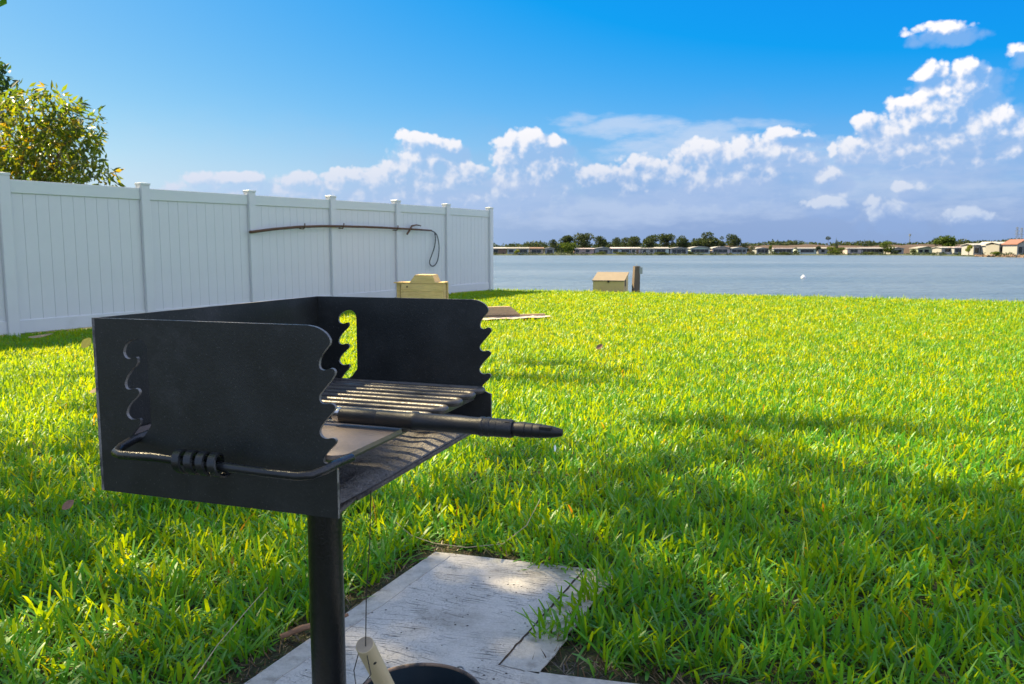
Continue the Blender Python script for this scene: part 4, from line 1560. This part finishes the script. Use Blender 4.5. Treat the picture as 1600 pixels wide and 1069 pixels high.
home('plain white flat-roofed home without large windows', 1002, 1024, D, 'white', 'white', 'side', rise=.25, openings=((W, .15, .3, 1, 1.7), (W, .65, .8, 1, 1.7)))
home('white home fronted by one big dark picture window', 1025, 1045, D, 'aqua', 'white', 'side', openings=((W, .05, .70, .6, 2.0),))
home('dark screened-porch home under a white sloping roof, left of the two arched roofs', 1047, 1075, D, 'grey', 'white', 'gable', rise=.5, openings=((W, .15, .85, .5, 2.1),))
home('home with a wide white arched roof over a dark porch', 1079, 1109, D, 'aqua', 'white', 'arch', rise=.85, openings=((W, .08, .9, .8, 2.1),))
home('pinkish home with a white arched roof, right of the other arched one', 1113, 1141, D, 'mauve', 'white', 'arch', rise=.8, openings=((W, .1, .8, .8, 2.0),))
home('grey gabled home with an aqua sill under a dark porch', 1142, 1167, D, 'blue', 'grey', 'gable', rise=.55, openings=((W, .1, .65, .9, 2.1), (W, .75, .9, .9, 1.9)))
home('white-roofed porch home between two dark hedges', 1182, 1201, D, 'grey', 'white', 'gable', rise=.35, openings=((W, .1, .92, .8, 2.0),))
home('long low home with a strip of dark windows below the brown bank', 1209, 1239, D, 'blue', 'mauve', 'side', rise=.2, openings=((W, .05, .6, 1.0, 1.9), (W, .68, .9, 1.0, 1.9)))
home('white and aqua home with a broad dark window, left of the pointed conifer', 1246, 1276, D, 'aqua', 'white', 'side', rise=.35, openings=((W, .2, .82, .9, 1.9),))
home('small plain grey home just left of the big yellow bush', 1279, 1294, D + 4, 'grey', 'cream', 'side', openings=((W, .3, .6, 1, 1.8),))
home('white home just right of the big yellow bush', 1324, 1346, D, 'mauve', 'white', 'side', rise=.3, openings=((W, .25, .7, 1, 1.9),))
home('long white home with a continuous dark window band', 1347, 1381, D, 'white', 'white', 'side', rise=.4, openings=((W, .03, .9, .95, 2.0),))
home('white gabled home above a dark clipped hedge', 1392, 1412, D + 2, 'white', 'white', 'gable', rise=.5, openings=((W, .2, .8, .9, 1.8),))
home('pale green gabled bungalow on open grass', 1434, 1462, D, 'green', 'cream', 'gable', rise=.7, h=2.4, openings=((W, .4, .58, .6, 1.9), ('door', .82, .92, .1, 2.0), (W, .08, .25, .9, 1.8)))
d = 318
home('white-roofed home with carport left of the grey home', 1471, 1490, d, 'white', 'white', 'side', h=2.4, rise=.45, openings=((W, .3, .85, .8, 2.1),))
home('grey home with a blue window band left of the yellow palms', 1491, 1506, d - 3, 'grey', 'mauve', 'side', h=2.5, rise=.3, openings=((W, .1, .9, 1.1, 2.1),))
d = 262
home('tall white house with dark openings above a brown rock bank', 1521, 1546, d, 'white', 'white', 'side', h=3.1, rise=.5, openings=((W, .08, .30, .9, 2.3), (W, .42, .62, .9, 2.3), (W, .72, .92, .4, 2.3)))
home('narrow white house between the two big lakeside houses', 1549, 1560, d - 6, 'white', 'white', 'gable', h=3.2, rise=.8, openings=((W, .12, .42, .8, 2.4), (W, .58, .88, .8, 2.4)))
d = 244
home('large white house with a deep dark porch near the right edge', 1561, 1587, d, 'cream', 'white', 'side', h=3.3, rise=.6, openings=((W, .06, .22, 1.0, 2.4), (W, .30, .66, .5, 2.7), (W, .72, .94, .5, 2.7)))
home('house with a reddish peaked roof at the right edge of the view', 1589, 1612, d - 8, 'white', 'redroof', 'gable', h=3.3, rise=1.2, openings=((W, .1, .34, .8, 2.5), (W, .45, .8, .5, 2.6)))

# ------------------------------------------------------------------ far trees and shrubs
def far_tree(label, px, top_y, wpx, d, kind='round', mat='far_leaf', n=900, base_y=None, name='lakeside_tree', cat='tree', group='trees along the far shore', low=.35, tint=(.40, .22)):
    x = X_at(px, d)
    ztop = 1 + (391.8 - top_y) / 1252.5 * d
    zb = -.28
    H = ztop - zb
    w = wpx * (1.2 if cat == 'tree' and kind == 'round' else 1) / 1252.5 * d / 2
    C, Rr = [], []
    k = 9 if wpx > 14 else 6
    if kind == 'cone':
        for i in range(7):
            f = i / 6
            C.append((x, d, zb + H * (.12 + .80 * f))); Rr.append((w * (1.02 - .85 * f), w * (1.02 - .85 * f), H * .13))
    elif kind == 'palm':
        C.append((x, d, ztop - w * .7)); Rr.append((w, w, w * .7))
    else:
        for i in range(k):
            a = random.uniform(0, 6.28); q = random.uniform(.25, .72)
            rr = random.uniform(.36, .54) * w
            z = zb + H * random.uniform(low + .12, .88)
            C.append((x + math.cos(a) * q * w, d + math.sin(a) * q * w, z)); Rr.append((rr * 1.15, rr * 1.15, min(rr, H * .16)))
        C.append((x + random.uniform(-.2, .2) * w, d, ztop - w * .32)); Rr.append((w * .45, w * .45, w * .32))
    s = max(.30, w * .15)
    n = int(n * 2.0)
    return grow(name, label, (x, d, zb), C, Rr, n, (s * .7, s * 1.3), (.6, .95), M[mat], max(.12, H * .022), group=group, cat=cat, shell=.45, tint=tint)


T_ = [('lone square-topped dark tree left of the tall grove', 863, 373.5, 14), ('tall dark tree at the left end of the grove', 886, 368.5, 22), ('tallest round dark tree of the left grove', 911, 364.5, 24),
      ('airy dark tree with sky gaps at the right end of the left grove', 937, 369, 22), ('slender dark tree starting the middle grove', 965, 370, 15), ('dark leaning tree second in the middle grove', 978, 370.5, 14),
      ('dark tree behind the narrow white home', 991, 369.5, 17), ('broad dark round tree above the plain white home', 1015, 368, 24), ('dark tree with ragged top above the picture-window home', 1040, 365.5, 22),
      ('open-crowned dark tree above the screened-porch home', 1066, 367.5, 20), ('largest spreading tree, above the first arched roof', 1104, 362.5, 34), ('small dark tree right of the largest spreading one', 1129, 369, 13),
      ('airy round tree above the grey gabled home', 1147, 366, 20), ('low dark tree left of the largest spreading one', 1086, 376, 16), ('low dark tree ending the grove on the right', 1162, 379, 14)]
for i, (lb, px, ty, wp) in enumerate(T_):
    far_tree(lb, px, ty, wp, 368 + (i * 7) % 12, n=1000 if wp > 16 else 700, low=.22)
far_tree('round yellow-green tree before the tall grove', 888, 379, 24, 356, mat='far_bright', n=900, low=.1, tint=(.25, .2))
far_tree('yellow-green bush before the pale blue-grey home', 808, 389, 12, 349, mat='far_bright', n=320, name='shrub', cat='shrub', group='shrubs on the far shore', low=0, tint=(.7, .2))
far_tree('pointed dark green conifer behind the big yellow bush', 1306, 373, 10, 355, 'cone', n=600)
far_tree('big yellow-green bush at the foot of the conifer, left half', 1301, 385, 18, 350, mat='far_bright', n=500, name='shrub', cat='shrub', group='shrubs on the far shore', low=0, tint=(.45, .25))
far_tree('darker green bush touching the big yellow bush on its right', 1316, 386, 15, 351, mat='far_bright', n=420, name='shrub', cat='shrub', group='shrubs on the far shore', low=0, tint=(.12, .15))
far_tree('tall single palm with a round dark head against the sky', 1293, 369, 8, 470, 'palm', n=260, name='palm_tree')
far_tree('bright green tree overlapping the end of the long white home', 1384, 376, 18, 352, mat='far_bright', n=600, low=.1, tint=(.15, .18))
far_tree('bushy green tree left of the white-roofed carport home', 1474, 369, 28, 345, mat='far_bright', n=900, low=.15, tint=(.10, .15))
far_tree('dark tree beside the bushy green one, taller and narrow', 1461, 371, 8, 360, n=300)
for (lb, px, ty, wp, dd, mt, ti) in (
        ('dark clipped hedge right of the grey gabled home', 1174, 384, 12, 352, 'far_leaf', .3), ('tufted olive shrub between two white-roofed homes', 1205, 383, 9, 352, 'far_bright', .2),
        ('dark shrub left of the white and aqua home', 1243, 386, 8, 353, 'far_leaf', .4), ('dark shrub right of the white and aqua home', 1278, 384, 7, 353, 'far_leaf', .3),
        ('low dark hedge below the white gabled home', 1400, 391, 18, 350, 'far_leaf', .2), ('round dark shrub left of the pale green bungalow', 1427, 389, 10, 350, 'far_leaf', .5),
        ('yellowish palm clump left of the tall white house', 1514, 383, 11, 262, 'far_bright', .7), ('olive shrub beside the yellowish palm clump', 1508, 386, 10, 270, 'far_bright', .3),
        ('dark shrub under the first arched roof', 1078, 393, 10, 350, 'far_leaf', .4), ('dark shrub left of the mauve boxy home', 893, 391, 12, 350, 'far_leaf', .3), ('green shrub on the bank at the far right', 1556, 393, 12, 232, 'far_bright', .4),
        ('green hedge below the slate grey home', 940, 393.5, 22, 350, 'far_leaf', .6), ('green hedge below the dark-windowed grey home', 970, 393.5, 20, 350, 'far_leaf', .55), ('low green hedge below the picture-window home', 1034, 394, 20, 349.5, 'far_leaf', .5),
        ('low hedge below the long white home', 1362, 394, 24, 349.5, 'far_leaf', .5), ('low hedge under the long low home', 1224, 394.2, 24, 349.5, 'far_leaf', .3)):
    far_tree(lb, px, ty, wp, dd, mat=mt, n=320, name='shrub', cat='shrub', group='shrubs on the far shore', low=0, tint=(ti, .18))


# far wood behind everything: one mass
def far_wood():
    C, Rr = [], []
    def top(px):
        base = 380.0
        if px > 1180: base = 378.5
        if px > 1500: base = 375.0
        return base + 1.6 * math.sin(px * .05) + 1.0 * math.sin(px * .17 + 1) + random.uniform(-1.2, 1.0)
    for px in np.arange(640, 1760, 3.2):
        d = random.uniform(520, 640)
        z = 1 + (391.8 - top(px)) / 1252.5 * d
        x = X_at(px, d)
        for k in range(3):
            rr = random.uniform(1.3, 2.2)
            C.append((x + random.uniform(-1, 1), d, max(.4, z - rr - k * 2.0))); Rr.append((rr * 1.3, rr * 1.3, rr))
    V, T, ti = leaves(C, Rr, 52000, (.9, 1.7), (.6, .9), shell=.4, tint=(.42, .22))
    tag(tri_mesh('far_wood', V, T, M['far_leaf'], ti), 'low distant belt of trees behind the far shore homes', 'wood', kind='stuff')


far_wood()


def shore_growth():
    C, Rr = [], []
    sh = np.array(SHORE, float)
    for i in range(1, len(sh) - 2):
        a, b = sh[i], sh[i + 1]
        L = np.linalg.norm(b - a); d = (b - a) / L; nn = np.array([-d[1], d[0]])
        if i == 1: a = a + d * 230; L -= 230
        for t in np.arange(0, L, 1.5):
            if vnoise(np.array(t), np.array(i * 7.), .06, 2) < .30:
                continue
            p = a + d * t + nn * random.uniform(.6, 2.6)
            r = random.uniform(.3, .75)
            C.append((p[0], p[1], WATER_Z + .35 + r * .35)); Rr.append((r * 1.5, r * 1.2, r))
    V, T, ti = leaves(C, Rr, len(C) * 26, (.35, .7), (.5, .8), shell=.4, tint=(.35, .25))
    tag(tri_mesh('shore_growth', V, T, M['far_leaf'], ti), 'low reeds and weeds along the far waterline', 'reeds', kind='stuff')


shore_growth()


# masts far behind
def lattice(label, px, ytop, d, w, arms):
    x = X_at(px, d)
    h = 1 + (391.8 - ytop) / 1252.5 * d
    root = thing('pylon', label, 'pylon', (x, d, -.3), group='power pylons on the skyline')
    m = MB()
    r = .14
    for (sx, sy) in ((-1, -1), (1, -1), (1, 1), (-1, 1)):
        m.tube([(sx * w, sy * w, 0), (sx * w * .3, sy * w * .3, h)], r, 5)
    n = 8
    for i in range(n):
        f0, f1 = i / n, (i + 1) / n
        w0, w1 = w * (1 - .7 * f0), w * (1 - .7 * f1)
        m.tube([(-w0, -w0, h * f0), (w1, -w1, h * f1)], r * .7, 4)
        m.tube([(w0, -w0, h * f0), (-w1, -w1, h * f1)], r * .7, 4)
    m.build('tower', M['galv'], root)
    for f, L in arms:
        a = MB(); a.tube([(-L, 0, h * f), (0, 0, h * f + .3), (L, 0, h * f)], r, 5)
        a.build('cross_arm', M['galv'], root)


lattice('left of the two thin lattice pylons on the right skyline', 1587, 354, 800, 1.6, ((.72, 3.0), (.85, 2.4), (.96, 1.8)))
lattice('right of the two thin lattice pylons on the right skyline', 1594, 355, 820, 1.6, ((.72, 3.0), (.85, 2.4), (.96, 1.8)))
m = MB(); m.tube([(0, 0, 0), (0, 0, 21)], [.5, .32], 8)
m.box((-.9, -.9, 18.0), (.9, .9, 20.2))
o = m.build('mast', M['galv']); o.location = (X_at(1420.5, 900), 900, -.3)
tag(o, 'slim grey mast on the skyline above the brown bank', 'mast')

# floating marker
m = MB(); m.lathe([(0, -.12), (.10, -.1), (.16, 0), (.15, .09), (.09, .16), (.03, .19), (.03, .25), (0, .25)], 18)
dB = 1.8 / ((434.5 - 391.8) / 1252.5)
o = m.build('buoy', M['buoy'], smooth=60); o.location = (X_at(1257, dB), dB, WATER_Z + .02)
tag(o, 'tiny white float bobbing alone on the lake', 'buoy')

# low white wall and rocks at the right-hand shore
m = MB(); m.bbox((-2.2, -.1, 0), (2.2, .1, .95), .02)
o = m.build('garden_wall', HM['white']); o.location = (X_at(1472, 315), 313, -.3)
tag(o, 'low white garden wall before the white-roofed carport home', 'wall')
m = MB()
for i in range(70):
    f = i / 69
    px = 1530 + 75 * f
    dd = 258 - 38 * f
    c = Vector((X_at(px, dd) + random.uniform(-.6, .6), dd + random.uniform(-1.5, 1.0), WATER_Z + random.uniform(.1, .6)))
    r = random.uniform(.35, .8)
    vs, ring = [], 6
    for k in range(ring):
        a = 6.283 * k / ring
        vs.append(c + Vector((math.cos(a), math.sin(a), -.3)) * r * random.uniform(.8, 1.1))
    for k in range(ring):
        a = 6.283 * k / ring + .4
        vs.append(c + Vector((math.cos(a) * .7, math.sin(a) * .7, .5)) * r * random.uniform(.7, 1.1))
    fs = [(k, (k + 1) % ring, ring + (k + 1) % ring, ring + k) for k in range(ring)] + [tuple(range(ring, 2 * ring)), tuple(reversed(range(ring)))]
    m.add(vs, fs)
M['rock'] = pmat('bank_rock', (.20, .14, .10), .9, .4, .8)
tag(m.build('shore_rocks', M['rock']), 'brown rubble bank along the water at the far right', 'rocks', kind='stuff')
